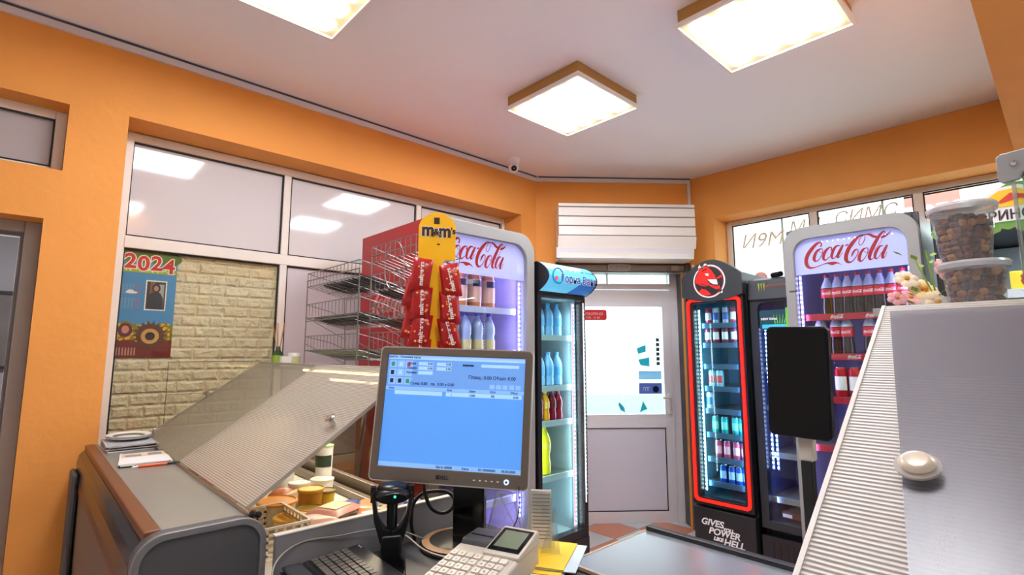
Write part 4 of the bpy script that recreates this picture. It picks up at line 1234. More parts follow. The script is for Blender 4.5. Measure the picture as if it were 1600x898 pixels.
sheet_stack('magazine_stack', 'small pile of magazines under the plates at the wall end of the worktop', 'magazines', (.365, 2.80, 1.0505), 0, .17, .26, ['d8d6d2', '3a3c44', 'c8c4bc', '5c4a48', 'e8e6e0', 'b0b4b8'])
nb = sheet_stack('notebook', 'open white notebook with dark cover lying on the steel worktop', 'notebook', (.365, 2.41, 1.0505), R(-6), .155, .24, ['2c2c34', 'f2efe8', 'f6f3ee'], .004, .002)
mb = MB(); mb.box(-.07, .07, .02, .11, .0135, .014, 0); mb.box(-.06, -.01, .03, .06, .014, .0145, 1); mb.box(.01, .055, .03, .08, .014, .0145, 1); mb.build('printed_pictures', [mat('cream print', 'dccfb0', .6), mat('grey print', '8c8a88', .6)], nb)
mb = MB(); mb.box(-.065, .06, .112, .122, .0135, .0142); mb.build('blue_margin', mat('blue print strip', '3c4c90', .6), nb)
pen = thing('pen', 'orange ballpoint pen lying in front of the notebook on the worktop', 'pen', (.38, 2.262, 1.0555), R(-5))
mb = MB(); mb.tube([(-.055, 0, 0), (.03, 0, 0)], .005, 12); mb.build('barrel', mat('pen orange', 'e2541c', .3), pen)
mb = MB(); mb.tube([(.03, 0, 0), (.062, 0, 0), (.07, 0, 0)], .0048, 12, r2=.002); mb.build('grip', M_BLACK, pen)
mb = MB(); mb.tube([(-.072, 0, 0), (-.055, 0, 0)], .004, 10); mb.box(-.065, -.03, -.0015, .0015, .004, .0065); mb.build('clip', M_CHROME, pen)

# ---- groceries in the case
DZ = .8725
bk = thing('plastic_basket', 'cream perforated plastic basket at the near end of the deli case', 'basket', (.575, 1.70, DZ))
mb = MB(); w_, d_, h_ = .085, .12, .085
mb.box(-w_, w_, -d_, d_, 0, .003)
for sx, sy in ((1, 0), (-1, 0), (0, 1), (0, -1)):
    n = 9 if sx else 7
    L = d_ if sx else w_
    for i in range(n + 1):
        a = -L + 2 * L * i / n
        if sx: mb.box(sx * w_ - .0015, sx * w_ + .0015, a - .004, a + .004, 0, h_)
        else: mb.box(a - .004, a + .004, sy * d_ - .0015, sy * d_ + .0015, 0, h_)
    for z in (.012, .03, .048, .066):
        if sx: mb.box(sx * w_ - .0015, sx * w_ + .0015, -L, L, z, z + .007)
        else: mb.box(-L, L, sy * d_ - .0015, sy * d_ + .0015, z, z + .007)
mb.build('basket_body', mat('cream plastic', 'e8dcc4', .5), bk)
mb = MB(); mb.ring(rrect(-w_ - .006, w_ + .006, -d_ - .006, d_ + .006, .012, 4), rrect(-w_ + .003, w_ - .003, -d_ + .003, d_ - .003, .01, 4), 'z', h_, h_ + .006); mb.build('rim', MATS['cream plastic'], bk)


def tub(name, label, cat, loc, r, h, bodyc, lidc, oval=1.0, group=None):
    t = thing(name, label, cat, loc, random.uniform(0, 3), group)
    mb = MB(); mb.lathe([(0, 0), (r * .82, 0), (r * .95, h)], seg=24); o = mb.build('tub_body', mat('tub ' + bodyc, bodyc, .45), t); o.scale = (1, oval, 1)
    mb = MB(); mb.lathe([(r * .95, h - .004), (r, h - .004), (r * 1.01, h + .003), (r * .93, h + .005), (r * .9, h + .002), (0, h + .002)], seg=24); o = mb.build('lid', mat('lid ' + lidc, lidc, .4), t); o.scale = (1, oval, 1)
    return t


tub('salad_tub', 'clear tub with flat orange lid beside the cream basket', 'tub', (.66, 1.86, DZ), .062, .085, 'e8d8b8', 'e89a2a', 1.1)
tub('salad_tub', 'lower clear tub with yellow-orange rimmed lid in front of the orange-lidded tub', 'tub', (.665, 1.73, DZ), .058, .062, 'ecdcc0', 'eab03a', 1.05)
tub('olive_tin', 'round tin with gold rim and patterned lid in the deli case', 'tin', (.745, 1.80, DZ), .048, .055, '8a6a2a', '8f7420')
tub('yogurt_pot', 'white yogurt pot with dark print behind the gold tins', 'pot', (.81, 2.06, DZ), .04, .085, 'efece4', 'e4e2da')
tub('yogurt_pot', 'white yogurt pot under the green-capped kefir bottle', 'pot', (.90, 2.06, DZ), .045, .085, 'f2efe8', 'e8e6de')
tub('yogurt_pot', 'white pot at the back left of the deli case, half hidden by the lid', 'pot', (.80, 2.20, DZ), .045, .13, 'e4e4dc', 'dcdcd4')
kf = tub('kefir_bottle', 'tall white kefir cup with pale green lid standing in the deli case', 'bottle', (.935, 2.13, DZ), .036, .20, 'f0f0ea', 'b4d890')
mb = MB(); mb.lathe([(.0345, .12), (.0352, .165)], seg=14, a0=R(150), a1=R(300)); mb.build('print_band', mat('dark green print', '2c4434', .5), kf); kf.rotation_euler = (0, 0, 0)
tub('cheese_tub', 'amber cheese tub with yellow lid in the middle of the deli case', 'tub', (.79, 1.90, DZ), .045, .095, 'b8801e', 'e0b030')
tub('spread_tub', 'small yellow spread tub right of the amber cheese tub', 'tub', (.845, 1.90, DZ), .034, .08, 'd8b028', '8c7440')
for k, (u, v, z, a) in enumerate(((.70, 2.02, .045, .3), (.715, 1.99, .06, .9), (.66, 2.0, .04, .5), (.735, 2.03, .075, .1))):
    o = MB().ball((0, 0, 0), .034, seg=16, sc=(1.5, .9, .8)).build('bread_roll', mat('sausage brown', 'c8744a', .35, noise=.1))
    o.location = (u, v, DZ + z - .018); o.rotation_euler = (0, 0, a)
    tag(o, ['golden brown smoked roll, front one in the heap behind the orange lid', 'golden brown smoked roll, middle one of the heap', 'golden brown smoked roll, lowest left one of the heap', 'golden brown smoked roll, topmost of the heap'][k], 'smoked roll', 'smoked rolls in the case')
for k, (u, v, z, c, L) in enumerate(((.745, 1.95, .055, 'ecd6a4', 'pale cheese wedge leaning left of the amber tub'), (.76, 1.985, .08, 'f0e0ba', 'cream cheese wedge standing behind the amber tub'), (.725, 1.93, .05, 'e4c48a', 'yellow cheese wedge beside the brown rolls'))):
    o = MB().prism([(0, 0), (.07, .0), (.07, .05), (.0, .035)], 'y', 0, .03).build('cheese_wedge', mat('cheese ' + c, c, .5), bevel=.003)
    o.location = (u - .03, v, DZ + z - .05); o.rotation_euler = (0, 0, R(20 * k - 20)); tag(o, L, 'cheese', 'cheese wedges')


def pack(name, label, cat, loc, rz, sx, sy, sz, col, lab=None, tilt=0.0, group=None):
    t = thing(name, label, cat, loc, rz, group)
    t.rotation_euler = (tilt, 0, rz)
    n = 8; vs = []; fs = []
    for s in (1, -1):
        for i in range(n + 1):
            for j in range(n + 1):
                x, y = i / n * 2 - 1, j / n * 2 - 1
                h = sz * (max(0, (1 - x ** 4) * (1 - y ** 4))) ** .5 * .5 + .0008
                vs.append((x * sx / 2, y * sy / 2, sz / 2 + s * h))
    o0 = (n + 1) ** 2
    for s in (0, 1):
        for i in range(n):
            for j in range(n):
                q = [s * o0 + i * (n + 1) + j, s * o0 + (i + 1) * (n + 1) + j, s * o0 + (i + 1) * (n + 1) + j + 1, s * o0 + i * (n + 1) + j + 1]
                fs.append(tuple(q if s else q[::-1]))
    mb = MB(); mb.add(vs, fs, 0, True); mb.build('wrapping', mat('pack ' + col, col, .3), t)
    if lab:
        mb = MB(); mb.box(-sx * .26, sx * .26, -sy * .3, sy * .3, sz * .97 + .001, sz * 1.0 + .0022); mb.build('pack_label', mat('pack label ' + lab, lab, .5), t)
    return t


pack('ham_pack', 'vacuum pack of pink ham with pale yellow label lying near the front', 'ham', (.79, 1.70, DZ + .05), R(25), .15, .12, .03, 'd8998a', 'f0e4b4')
pack('ham_pack', 'pink ham pack without label beside the basket', 'ham', (.72, 1.66, DZ + .04), R(-10), .12, .11, .03, 'd8a894')
pack('sausage_pack', 'blue wrapped sausage pack in the deli case', 'pack', (.87, 1.77, DZ + .03), R(40), .13, .06, .03, '4a5aa0')
pack('salami_pack', 'orange salami pack lying to the right of the blue pack', 'pack', (.90, 1.69, DZ + .04), R(60), .15, .06, .03, 'e0905c')
pack('salami_pack', 'striped orange sliced meat pack at the right end of the case', 'pack', (.93, 1.60, DZ + .04), R(30), .15, .07, .03, 'd88a60', 'f0d0a0')
pack('ham_pack', 'red and white meat pack nearest the monitor', 'pack', (.87, 1.60, DZ + .03), R(80), .12, .09, .03, 'c87a6a', 'f4efe6')
for k, (u, v) in enumerate(((.88, 1.86), (.92, 1.83), (.90, 1.93), (.95, 1.88), (.96, 1.77))):
    pack('cheese_pack', ['small white cheese pack behind the blue pack, nearest one', 'small white cheese pack, second behind the blue pack', 'white pack right of the small yellow tub', 'white pack by the bronze rail', 'white pack close to the rail at right'][k], 'pack', (u, v, DZ + .005), R(30 * k), .07, .05, .022, 'ece8e0', '8c8c90' if k % 2 else None, group='white cheese packs')
o = MB().box(0, .05, 0, .002, 0, .035).build('price_card', M_PAPER); o.location = (.90, 1.62, DZ + .075); o.rotation_euler = (R(-20), 0, R(-30)); tag(o, 'blank white price card standing on the packs at right', 'price card')
for k, (u, v, c) in enumerate(((.56, 2.2, 'b8603a'), (.66, 2.35, 'd8b23a'), (.58, 2.5, 'a84a3a'), (.72, 2.6, 'c8a05a'), (.62, 2.75, '8a4a3a'), (.85, 2.5, 'd8c8a0'))):
    pack('deli_block', ['brown meat block', 'yellow cheese block', 'dark red salami block', 'tan cheese block', 'brown ham block', 'pale cheese block'][k] + ' dimly seen through the lid', 'deli block', (u, v, DZ), R(20 * k), .14, .10, .07, c, group='deli blocks under the lids')
# cartons behind the monitor stand, seen through the case glass
for k, (u, v, c) in enumerate(((1.0, 1.50, '6a7cc8'), (.97, 1.56, 'd8d4e8'))):
    o = MB().prism(rrect(0, .05, 0, .10, .008), 'y', 0, .035).build('milk_carton', mat('carton tint ' + c, c, .5)); o.location = (u - .05, v, DZ + .0)
    tag(o, ['blue and white carton seen behind the monitor column', 'pale lilac carton behind the monitor column'][k], 'carton')

# ================================================================== ON THE GLASS SHELF
SZ = 1.3825
rd = thing('reed_diffuser', 'small green bottle with wooden reeds on the glass shelf by the window mullion', 'diffuser', (.945, 2.76, SZ))
mb = MB(); mb.lathe([(0, 0), (.026, 0), (.027, .01), (.027, .06), (.012, .08), (.011, .10), (.009, .10), (.009, .02), (0, .02)], seg=18); mb.build('bottle', mat('dark green glass', '2c4a2c', .1), rd)
mb = MB(); mb.lathe([(.0276, .015), (.0276, .055)], seg=18); mb.build('label', mat('lime label', '8fb03c', .5), rd)
for k in range(5):
    a = R(72 * k + 10); mb = MB(); mb.tube([(0, 0, .03), (.03 * math.cos(a), .03 * math.sin(a), .22)], .0018, 6); mb.build('reed', mat('reed wood', 'b8854a', .6), rd)
jr = thing('glass_jar', 'small jar with white lid beside the reed diffuser', 'jar', (1.01, 2.72, SZ))
mb = MB(); mb.lathe([(0, 0), (.028, 0), (.03, .01), (.03, .05), (.026, .055)], seg=20); mb.build('jar_body', mat('yellowish jar', 'c8cc9c', .15), jr)
mb = MB(); mb.lathe([(.03, .05), (.031, .068), (0, .068)], seg=20); mb.build('lid', M_WHITE, jr)
o = MB().box(0, .05, 0, .03, 0, .05).build('small_box', mat('white box print', 'e4e4e0', .5), bevel=.002); o.location = (.93, 2.66, SZ); tag(o, 'small white printed box in front of the reed diffuser', 'box')


def wire_rack(name, label, v0, v1, z1, u0=.98, depth=.24, tiers=3, topup=.0):
    """zinc wire shelf rack; wires along y"""
    t = thing(name, label, 'wire rack', (u0, v0, SZ))
    L = v1 - v0; H = z1 - SZ
    mb = MB()
    for y in (0, L):
        mb.tube([(0, y, 0), (0, y, H * .96)], .0028, 6); mb.tube([(depth, y, 0), (depth * .92, y, H * .8)], .0028, 6)
        mb.tube([(0, y, .006), (depth, y, .006)], .0028, 6)
        mb.tube([(0, y, H * .25), (depth, y, H * .02)], .002, 6); mb.tube([(0, y, H * .55), (depth, y, H * .3)], .002, 6)
    for z in (.006, H * .5, H * .96): mb.tube([(0, 0, z), (0, L, z)], .0028, 6)
    mb.build('rack_frame', M_WIRE, t)
    for k in range(tiers):
        zb = .03 + (H - .13) * k / (tiers - 1)
        mb = MB()
        sl = .05
        n = int(L / .038)
        for i in range(n + 1):
            y = L * i / n
            mb.tube([(0, y, zb + sl + .07), (0, y, zb + sl), (depth, y, zb), (depth + .012, y, zb + .05)], .0018, 5)
        for (x, z) in ((0, zb + sl + .07), (0, zb + sl), (depth * .5, zb + sl / 2), (depth, zb), (depth + .012, zb + .05)):
            mb.tube([(x, 0, z), (x, L, z)], .0022, 6)
        for y in (0, L): mb.tube([(0, y, zb + sl + .07), (depth * .6, y, zb + .09), (depth + .012, y, zb + .05)], .0022, 6)
        mb.build('basket_tier', M_WIRE, t)
    return t, L, H


def fill_rack(t, L, H, n, tiers, cols, what, tn, depth=.24):
    first = None
    for k in range(tiers):
        zb = .03 + (H - .13) * k / (tn - 1)
        for i in range(n):
            if random.random() < .12: continue
            c = cols[(i + k) % len(cols)]
            P_ = (t.location.x + depth * .5, t.location.y + L * (i + .5) / n, SZ + zb + .05 * .5 + .003)
            Lb = '%s, %s in the %s tier of the %s' % (c[1], ORD[n - 1 - i], ('lowest', 'middle', 'top')[k] if tn == 3 else ('lowest', 'second', 'third', 'top')[k], what)
            p_ = pack('chocolate_bar', Lb, 'chocolate bar', P_, 0, .17, L / n * .78, .016, c[0], c[2], group='bars in the ' + what)
            p_.rotation_euler = (0, R(11.5), 0)


DC = [('3a3a38', 'dark grey wrapped bar', None), ('4c4a46', 'charcoal wrapped bar', '8a8a84'), ('2e2c2c', 'black wrapped bar', '6a6a66')]
t, L, H = wire_rack('wire_rack', 'zinc wire rack with dark packets, left one of the two on the glass shelf', 2.09, 2.66, 1.835, u0=1.04, depth=.22)
fill_rack(t, L, H, 6, 3, DC, 'left wire rack', 3, .22)
t, L, H = wire_rack('wire_rack', 'taller zinc wire rack in front of the red cooler side, right one of the two', 1.69, 2.04, 1.885, u0=1.07, depth=.2, tiers=4)
fill_rack(t, L, H, 5, 3, DC + [('b8404a', 'red wrapped bar', 'e8c8c8')], 'right wire rack', 4, .2)
mb = MB(); pts = [(0, .16 + .075 * math.cos(a), .42 + .10 * math.sin(a)) for a in [2 * PI * k / 24 for k in range(25)]]
mb.tube(pts, .002, 6, cap=False); mb.build('wire_loop', M_WIRE, t)

# yellow candy stand with hanging red bags
t = thing('candy_stand', 'yellow cardboard chocolate stand with rounded header and letters M, tall in front of the coolers', 'display stand', (1.05, 1.52, SZ), R(-36))
mb = MB(); mb.prism([(-.066, .395)] + [(.066, .395)] + [(.066, .51)] + [(.066 * math.cos(a), .51 + .06 * math.sin(a)) for a in [PI * k / 14 for k in range(1, 14)]] + [(-.066, .51)], 'y', -.004, .004)
hd = mb.build('header_board', mat('candy yellow', 'ffcc00', .4), t, bevel=.001)
text('m', .064, M_WHITE, hd, (-.033, -.005, .484), bold=.0045, name='letter_outline', sx=.9); text('m', .064, M_WHITE, hd, (.027, -.005, .480), bold=.0045, name='letter_outline', sx=.9)
text('m', .064, mat('candy brown', '2e1608', .4), hd, (-.033, -.006, .484), bold=.0025, sx=.9); text('m', .064, MATS['candy brown'], hd, (.027, -.006, .480), bold=.0025, sx=.9)
text('&', .03, M_WHITE, hd, (-.003, -.0074, .488), bold=.003, name='letter_outline'); text('&', .03, MATS['candy brown'], hd, (-.003, -.0085, .488), bold=.001); text("'s", .03, MATS['candy brown'], hd, (.057, -.007, .492), bold=.001)
mb = MB(); mb.box(-.012, .008, -.0065, -.004, .527, .55); mb.build('header_badge', MATS['candy brown'], hd)
text('TOY', .006, M_WHITE, hd, (-.002, -.0068, .536)) if False else None
mb = MB(); mb.box(.0, .01, -.0055, -.004, .45, .455); mb.build('hang_hole', MATS['candy brown'], hd)
mb = MB(); mb.prism([(-.02, .395), (.022, .395), (.02, .2), (.018, 0), (-.024, 0), (-.03, .1)], 'y', -.006, .006); mb.build('pole_strip', MATS['candy yellow'], t)
mb = MB(); mb.box(-.08, .08, -.06, .06, 0, .006); mb.build('stand_foot', MATS['candy yellow'], t)
bagp = [(-.052, .335, 8), (.05, .315, -8), (-.05, .235, 5), (.048, .22, -4), (-.05, .14, 8), (.048, .13, -10), (-.05, .055, 3), (.048, .05, -5), (-.075, .28, 14), (-.078, .17, 10)]
ct, st_ = math.cos(R(-36)), math.sin(R(-36))
for k, (x, z, a) in enumerate(bagp):
    y = -.022 if k < 8 else .012
    P_ = (1.05 + x * ct - y * st_, 1.52 + x * st_ + y * ct, SZ + z)
    side = 'left' if x < 0 else 'right'
    row = ('top', 'upper middle', 'lower middle', 'lowest')[k // 2] if k < 8 else ('upper rear', 'lower rear')[k - 8]
    b = pack('candy_bag', 'shiny red candy bag, %s on the %s side of the yellow stand' % (row, side), 'candy bag', P_, 0, .068, .118, .034, 'a80c12', None, group='red candy bags on the yellow stand')
    b.rotation_euler = (R(84), R(a), R(-36))
    text('maltesers', .021, M_WHITE, b, (.008, 0, .0358), rot=(0, 0, PI / 2 + .1), ext=.0004, bold=.0006, sx=1.05)
    mb = MB()
    for q in range(7): mb.ball((random.uniform(-.024, .024), random.uniform(-.042, .042), .0335), .0045, seg=6, sc=(1, 1, .4))
    mb.build('printed_drops', mat('gold drops', 'e0a060', .4), b)
o = pack('paper_bag', 'crumpled white and red bag lying at the foot of the yellow stand', 'bag', (1.13, 1.44, SZ + .0), R(30), .16, .09, .055, 'e8dcd2', 'c84a4a')

# ================================================================== DESK
t = thing('cash_desk', 'dark grey cash desk carrying the monitor and keyboard', 'desk', (0, 0, 0))
M_DESK = mat('dark desk laminate', '46484b', .3, noise=.08, nscale=9)
mb = MB(); mb.box(.28, 1.15, .95, 1.38, .872, .90); mb.box(.28, 1.08, .24, .95, .872, .90); mb.build('desktop', M_DESK, t, bevel=.003)
mb = MB(); mb.box(.32, 1.12, 1.34, 1.37, 0, .872); mb.box(1.05, 1.08, .26, 1.34, 0, .872); mb.build('desk_panel', M_DGREY, t)
mb = MB(); mb.box(.493, 1.14, 1.382, 1.398, .78, 1.0); mb.build('back_divider', mat('grey divider', '84868a', .4), t, bevel=.001)
mb = MB(); mb.box(.491, 1.142, 1.380, 1.400, 1.0, 1.003); mb.build('divider_edge', mat('pale divider edge', 'e2ddd2', .4), t)

# keyboard
t = thing('computer_keyboard', 'black full-size keyboard with palm rest lying at the left of the desk', 'keyboard', (.500, 1.372, .917), -PI / 2)
t.rotation_euler = (0, 0, -PI / 2 + R(-4))
mb = MB(); mb.prism([(0, 0), (.05, .006), (.06, .012), (.205, .024), (.21, .018), (.21, 0)], 'x', 0, .46)
mb.build('keyboard_body', mat('keyboard black', '1d1e21', .35), t, bevel=.003)
for x in (.03, .43):
    for y in (.02, .19):
        mb = MB(); mb.box(x - .01, x + .01, y - .006, y + .006, -.017, .002); mb.build('keyboard_foot', M_BLACK, t)
mb = MB(); mb.box(.0, .46, .006, .052, .006, .013); mb.build('palm_rest', mat('palm rest grey', '3a3b3f', .35), t, bevel=.004)
mb = MB()
ky = [(.070, 0), (.089, 0), (.108, 0), (.127, 0), (.146, 0), (.172, 1)]
keyn = 0
M_KEY = mat('key cap', '55524c', .4); M_KEYD = mat('dark key cap', '3c3c3e', .35)
KEYM = None
for r_, (y, fn) in enumerate(ky):
    x = .018
    while x < .44:
        wk = .0165
        if r_ == 0 and abs(x - .08) < .01: wk = .11
        if x + wk > .445: break
        z = .012 + (y - .06) / .145 * .012
        if keyn < 98:
            kb = MB(); kb.prism(rrect(0, wk, 0, .0155, .002, 2), 'z', 0, .007)
            if KEYM is None or wk > .02:
                o = kb.build('key', M_KEY, t)
                if wk < .02: KEYM = o.data
            else:
                o = bpy.data.objects.new('key', KEYM); COL.objects.link(o); o.parent = t
            o.location = (x, y, z); o.rotation_euler = (R(4.7), 0, 0)
            keyn += 1
        x += wk + .0028
        if abs(x - .30) < .01 or abs(x - .37) < .008: x += .01
mb = MB()
for k in range(2): mb.ball((.018 + k * .012, .196, .025), .0025, seg=8)
mb.build('indicator', M_WHITE, t)
mb = MB(); mb.tube([(.56, 1.345, .93), (.50, 1.30, .96), (.47, 1.345, .95), (.55, 1.372, .955), (.68, 1.365, .95), (.80, 1.35, .93), (.90, 1.30, .906)], .0022, 8)
# smooth thin cable
def cable(name, pts, r, m_, label, cat='cable', parent=None):
    cu = bpy.data.curves.new(name, 'CURVE'); cu.dimensions = '3D'; cu.bevel_depth = r; cu.bevel_resolution = 3; cu.resolution_u = 8
    sp = cu.splines.new('BEZIER'); sp.bezier_points.add(len(pts) - 1)
    for i, p in enumerate(pts):
        b = sp.bezier_points[i]; b.co = p; b.handle_left_type = b.handle_right_type = 'AUTO'
    tmp = bpy.data.objects.new(name, cu)
    me = bpy.data.meshes.new_from_object(tmp); bpy.data.objects.remove(tmp)
    me.materials.clear(); me.materials.append(m_)
    for p in me.polygons: p.use_smooth = True
    o = bpy.data.objects.new(name, me); COL.objects.link(o)
    if parent: o.parent = parent
    else: tag(o, label, cat)
    return o


cable('keyboard_cable', [(.48, 1.27, .905), (.47, 1.33, .93), (.52, 1.372, .966), (.66, 1.373, .968), (.80, 1.36, .955), (.92, 1.32, .903)], .0021, mat('grey cable', '9a988e', .4), 'thin grey cable arching from the keyboard along the divider')

# barcode scanner in its stand
t = thing('barcode_scanner', 'black handheld barcode scanner resting in a forked stand', 'scanner', (.735, 1.245, .90), R(-31))
M_SC = mat('scanner black', '0f1013', .3)
mb = MB(); mb.prism([(-.036, 0), (.036, 0), (.034, .03), (.026, .045), (.026, .09), (-.026, .09), (-.026, .045), (-.034, .03)], 'y', -.03, .03)
st = mb.build('stand_base', M_SC, t, bevel=.006, seg=3)
mb = MB(); mb.box(-.038, .038, -.09, .045, 0, .012); mb.build('stand_foot', mat('foot glossy', '1a1c20', .15), t, bevel=.004)
for s in (-1, 1):
    mb = MB(); mb.prism([(s * .0, .06), (s * .026, .06), (s * .045, .12), (s * .054, .19), (s * .046, .195), (s * .036, .14), (s * .018, .105), (0, .098)], 'y', -.016, .016)
    mb.build('fork_arm', M_SC, t, bevel=.004)
mb = MB(); mb.ball((0, 0, .182), .05, seg=24, sc=(1, .62, .42)); mb.box(-.055, -.042, -.012, .012, .168, .205); mb.box(.042, .055, -.012, .012, .168, .205); mb.ball((0, .012, .198), .042, seg=20, sc=(1, .8, .35))
hd = mb.build('scanner_head', M_SC, t)
mb = MB(); mb.prism(circ(0, .180, .036, 24, .012), 'y', -.034, -.028); mb.build('scan_window', M_BLACKG, hd)
mb = MB(); mb.tube([(0, 0, .17), (0, .006, .10)], .014, 14); mb.build('scanner_grip', M_SC, t)
mb = MB(); mb.ball((.006, -.036, .186), .0032, seg=10); mb.build('status_light', glow('green led', '2cff9a', 3), hd)

# monitor
t = thing('computer_monitor', 'grey framed square monitor with blue cash software on screen', 'monitor', (.902, 1.193, .90), R(-51.8))
t.scale = (1.08, 1.08, 1.08)
mb = MB(); mb.lathe([(0, 0), (.112, 0), (.113, .006), (.106, .014), (.05, .02), (0, .022)], c=(-.005, .085, 0), seg=48); mb.build('stand_disc', mat('base brown black', '2a2422', .25), t)
mb = MB(); mb.lathe([(.09, .0), (.094, .0), (.094, .0)], c=(-.005, .085, .0165), seg=48); mb.lathe([(.086, .0164), (.106, .0142)], c=(-.005, .085, .0005), seg=48); mb.build('disc_ring', mat('tan ring', 'b58a62', .35), t)
mb = MB(); mb.box(-.022, .062, .05, .085, .01, .36); mb.box(-.02, .05, .02, .06, .26, .36); mb.build('stand_column', M_BLACKG, t, bevel=.004)
TL = R(-6.3); RO = R(1.9)
BW = .41; BH = .339; zc = .349
mon = bpy.data.objects.new('screen_housing', None); bpy.data.objects.remove(mon)
mb = MB()
mb.ring(rrect(-BW / 2, BW / 2, -BH / 2, BH / 2, .012, 5), rrect(-.186, .186, -.135, .150, .001, 5), 'y', -.014, .0, 0)
mb.box(-BW / 2 + .004, BW / 2 - .004, .0, .028, -BH / 2 + .004, BH / 2 - .004, 0)
hs = mb.build('housing', mat('taupe bezel', '6d655a', .35, .2), t, bevel=.002)
hs.location = (-.012, .0, zc); hs.rotation_euler = (TL, RO, 0)
mb = MB(); mb.ring(rrect(-BW / 2 - .002, BW / 2 + .002, -BH / 2 - .002, BH / 2 + .002, .013, 5), rrect(-BW / 2 + .003, BW / 2 - .003, -BH / 2 + .003, BH / 2 - .003, .01, 5), 'y', -.0135, .004); mb.build('silver_edge', mat('silver edge', 'b8b4aa', .3, .5), hs)
EM = lambda n_, c, s=1.0: glow('ui ' + n_, c, s)
mb = MB(); mb.box(-.186, .186, -.008, -.0, -.135, .150); 
scn = mb.build('screen', EM('blue', '4f92e4', .74), hs)
scn.parent = t; scn.location = hs.location; scn.rotation_euler = hs.rotation_euler
mb = MB(); Y = -.0084
def ui(x0, x1, z0, z1, mi, d=0.0): mb.box(x0, x1, Y - .0002 - d, Y, z0, z1, mi)
ui(-.185, .185, .139, .1495, 1); ui(-.184, .184, .068, .138, 2); ui(-.16, -.03, .0465, .057, 1, .0001); ui(-.02, .18, .0465, .057, 1, .0001)
ui(-.186, .186, .058, .067, 3); ui(-.186, .186, -.135, -.124, 3, .0001)
for r_ in range(3):
    for c_ in range(3):
        ui(-.181 + c_ * .022, -.161 + c_ * .022, .116 - r_ * .022, .135 - r_ * .022, 3, .0002)
        ui(-.176 + c_ * .022, -.167 + c_ * .022, .120 - r_ * .022, .131 - r_ * .022, (5, 1, 6, 4, 1, 3, 4, 4, 5)[r_ * 3 + c_], .0004)
for (x, z) in ((-.10, .124), (-.05, .124), (-.10, .112), (-.05, .112), (-.10, .10)): ui(x, x + .04, z, z + .009, 1, .0002)
ui(.07, .17, .124, .132, 1, .0002); ui(.02, .05, .126, .129, 4, .0003)
for k in range(5): ui(.095 + k * .017, .108 + k * .017, .070, .081, 3, .0002)
mb.build('interface_panels', [EM('blue', '5b9be6'), EM('pale', '95c2f0', .78), EM('mid', '6396dc', .68), EM('light', '7fb0ea', .7), EM('ink', '14264c', .15), EM('green', '2f8a58', .6), EM('red', '9a3a50', .6)], scn)
INK = MATS['ui ink']
for (s_, x, z, sz) in (('Продажба - Основна каса', -.15, .142, .0085), ('Сума', -.118, .126, .008), ('Номер', -.118, .114, .008), ('Касиер', -.118, .102, .008), ('0.00', -.068, .126, .008), ('0.00', -.018, .126, .008), ('0.00', -.068, .114, .008), ('0.00', -.018, .114, .008), ('Баркод', .035, .126, .008), ('Сума: 0.00   лв.  0.00 x 0.00', -.06, .073, .010), ('Плащ.: 0.00 Общо: 0.00', .10, .094, .012), ('Име', -.17, .060, .007), ('Кол.', -.01, .060, .007), ('Цена', .05, .060, .007), ('Отст.', .105, .060, .007), ('Общо', .16, .060, .007), ('1', -.005, .0485, .008), ('1.000', .05, .0485, .008), ('0%', .105, .0485, .008), ('0.00', .165, .0485, .008), ('База: 00000', -.01, -.132, .008), ('Каса', .045, -.132, .008), ('ID: 00000000', .10, -.132, .008), ('00.00.0000', .155, -.132, .008)):
    text(s_, sz, INK, scn, (x, Y - .0008, z), ext=.0001, bold=.0002, name='interface_text')
text('DELL', .012, M_BLACK, hs, (-.008, -.0148, -.157), bold=.0006)
mb = MB(); mb.box(-.028, -.02, -.0148, -.014, -.158, -.148); mb.build('bezel_mark', M_BLACK, hs)
for k in range(5):
    mb = MB(); mb.box(.068 + k * .015, .073 + k * .015, -.016, -.014, -.155, -.1525); mb.build('button', M_WHITE, hs)
mb = MB(); mb.prism(circ(.152, -.153, .0065, 18), 'y', -.017, -.014, 0); mb.prism(circ(.152, -.153, .003, 12), 'y', -.0175, -.017, 1); mb.build('power_button', [glow('button glow', 'bcd8ff', 1.2), M_BLACK], hs)
cable('monitor_cable', [(.90, 1.35, 1.12), (.905, 1.345, 1.03), (.93, 1.325, .985), (.965, 1.30, .99), (.975, 1.30, 1.02), (.93, 1.34, 1.04), (.885, 1.365, 1.02), (.87, 1.365, .96), (.88, 1.36, .907)], .0055, M_BLACK, 'thick black cable looping below the monitor')
cable('white_cable', [(.73, 1.26, 1.0), (.765, 1.235, .98), (.80, 1.17, .945), (.86, 1.10, .935), (.93, 1.10, .93)], .002, mat('ivory cable', 'cfc8ba', .4), 'thin ivory cable running from the scanner to the cash register')
cable('power_cord', [(.985, 1.03, 1.10), (.985, 1.03, 1.04), (.99, 1.05, 1.0), (1.0, 1.16, .906)], .0015, M_BLACK, 'thin black cord hanging straight down under the monitor power button')

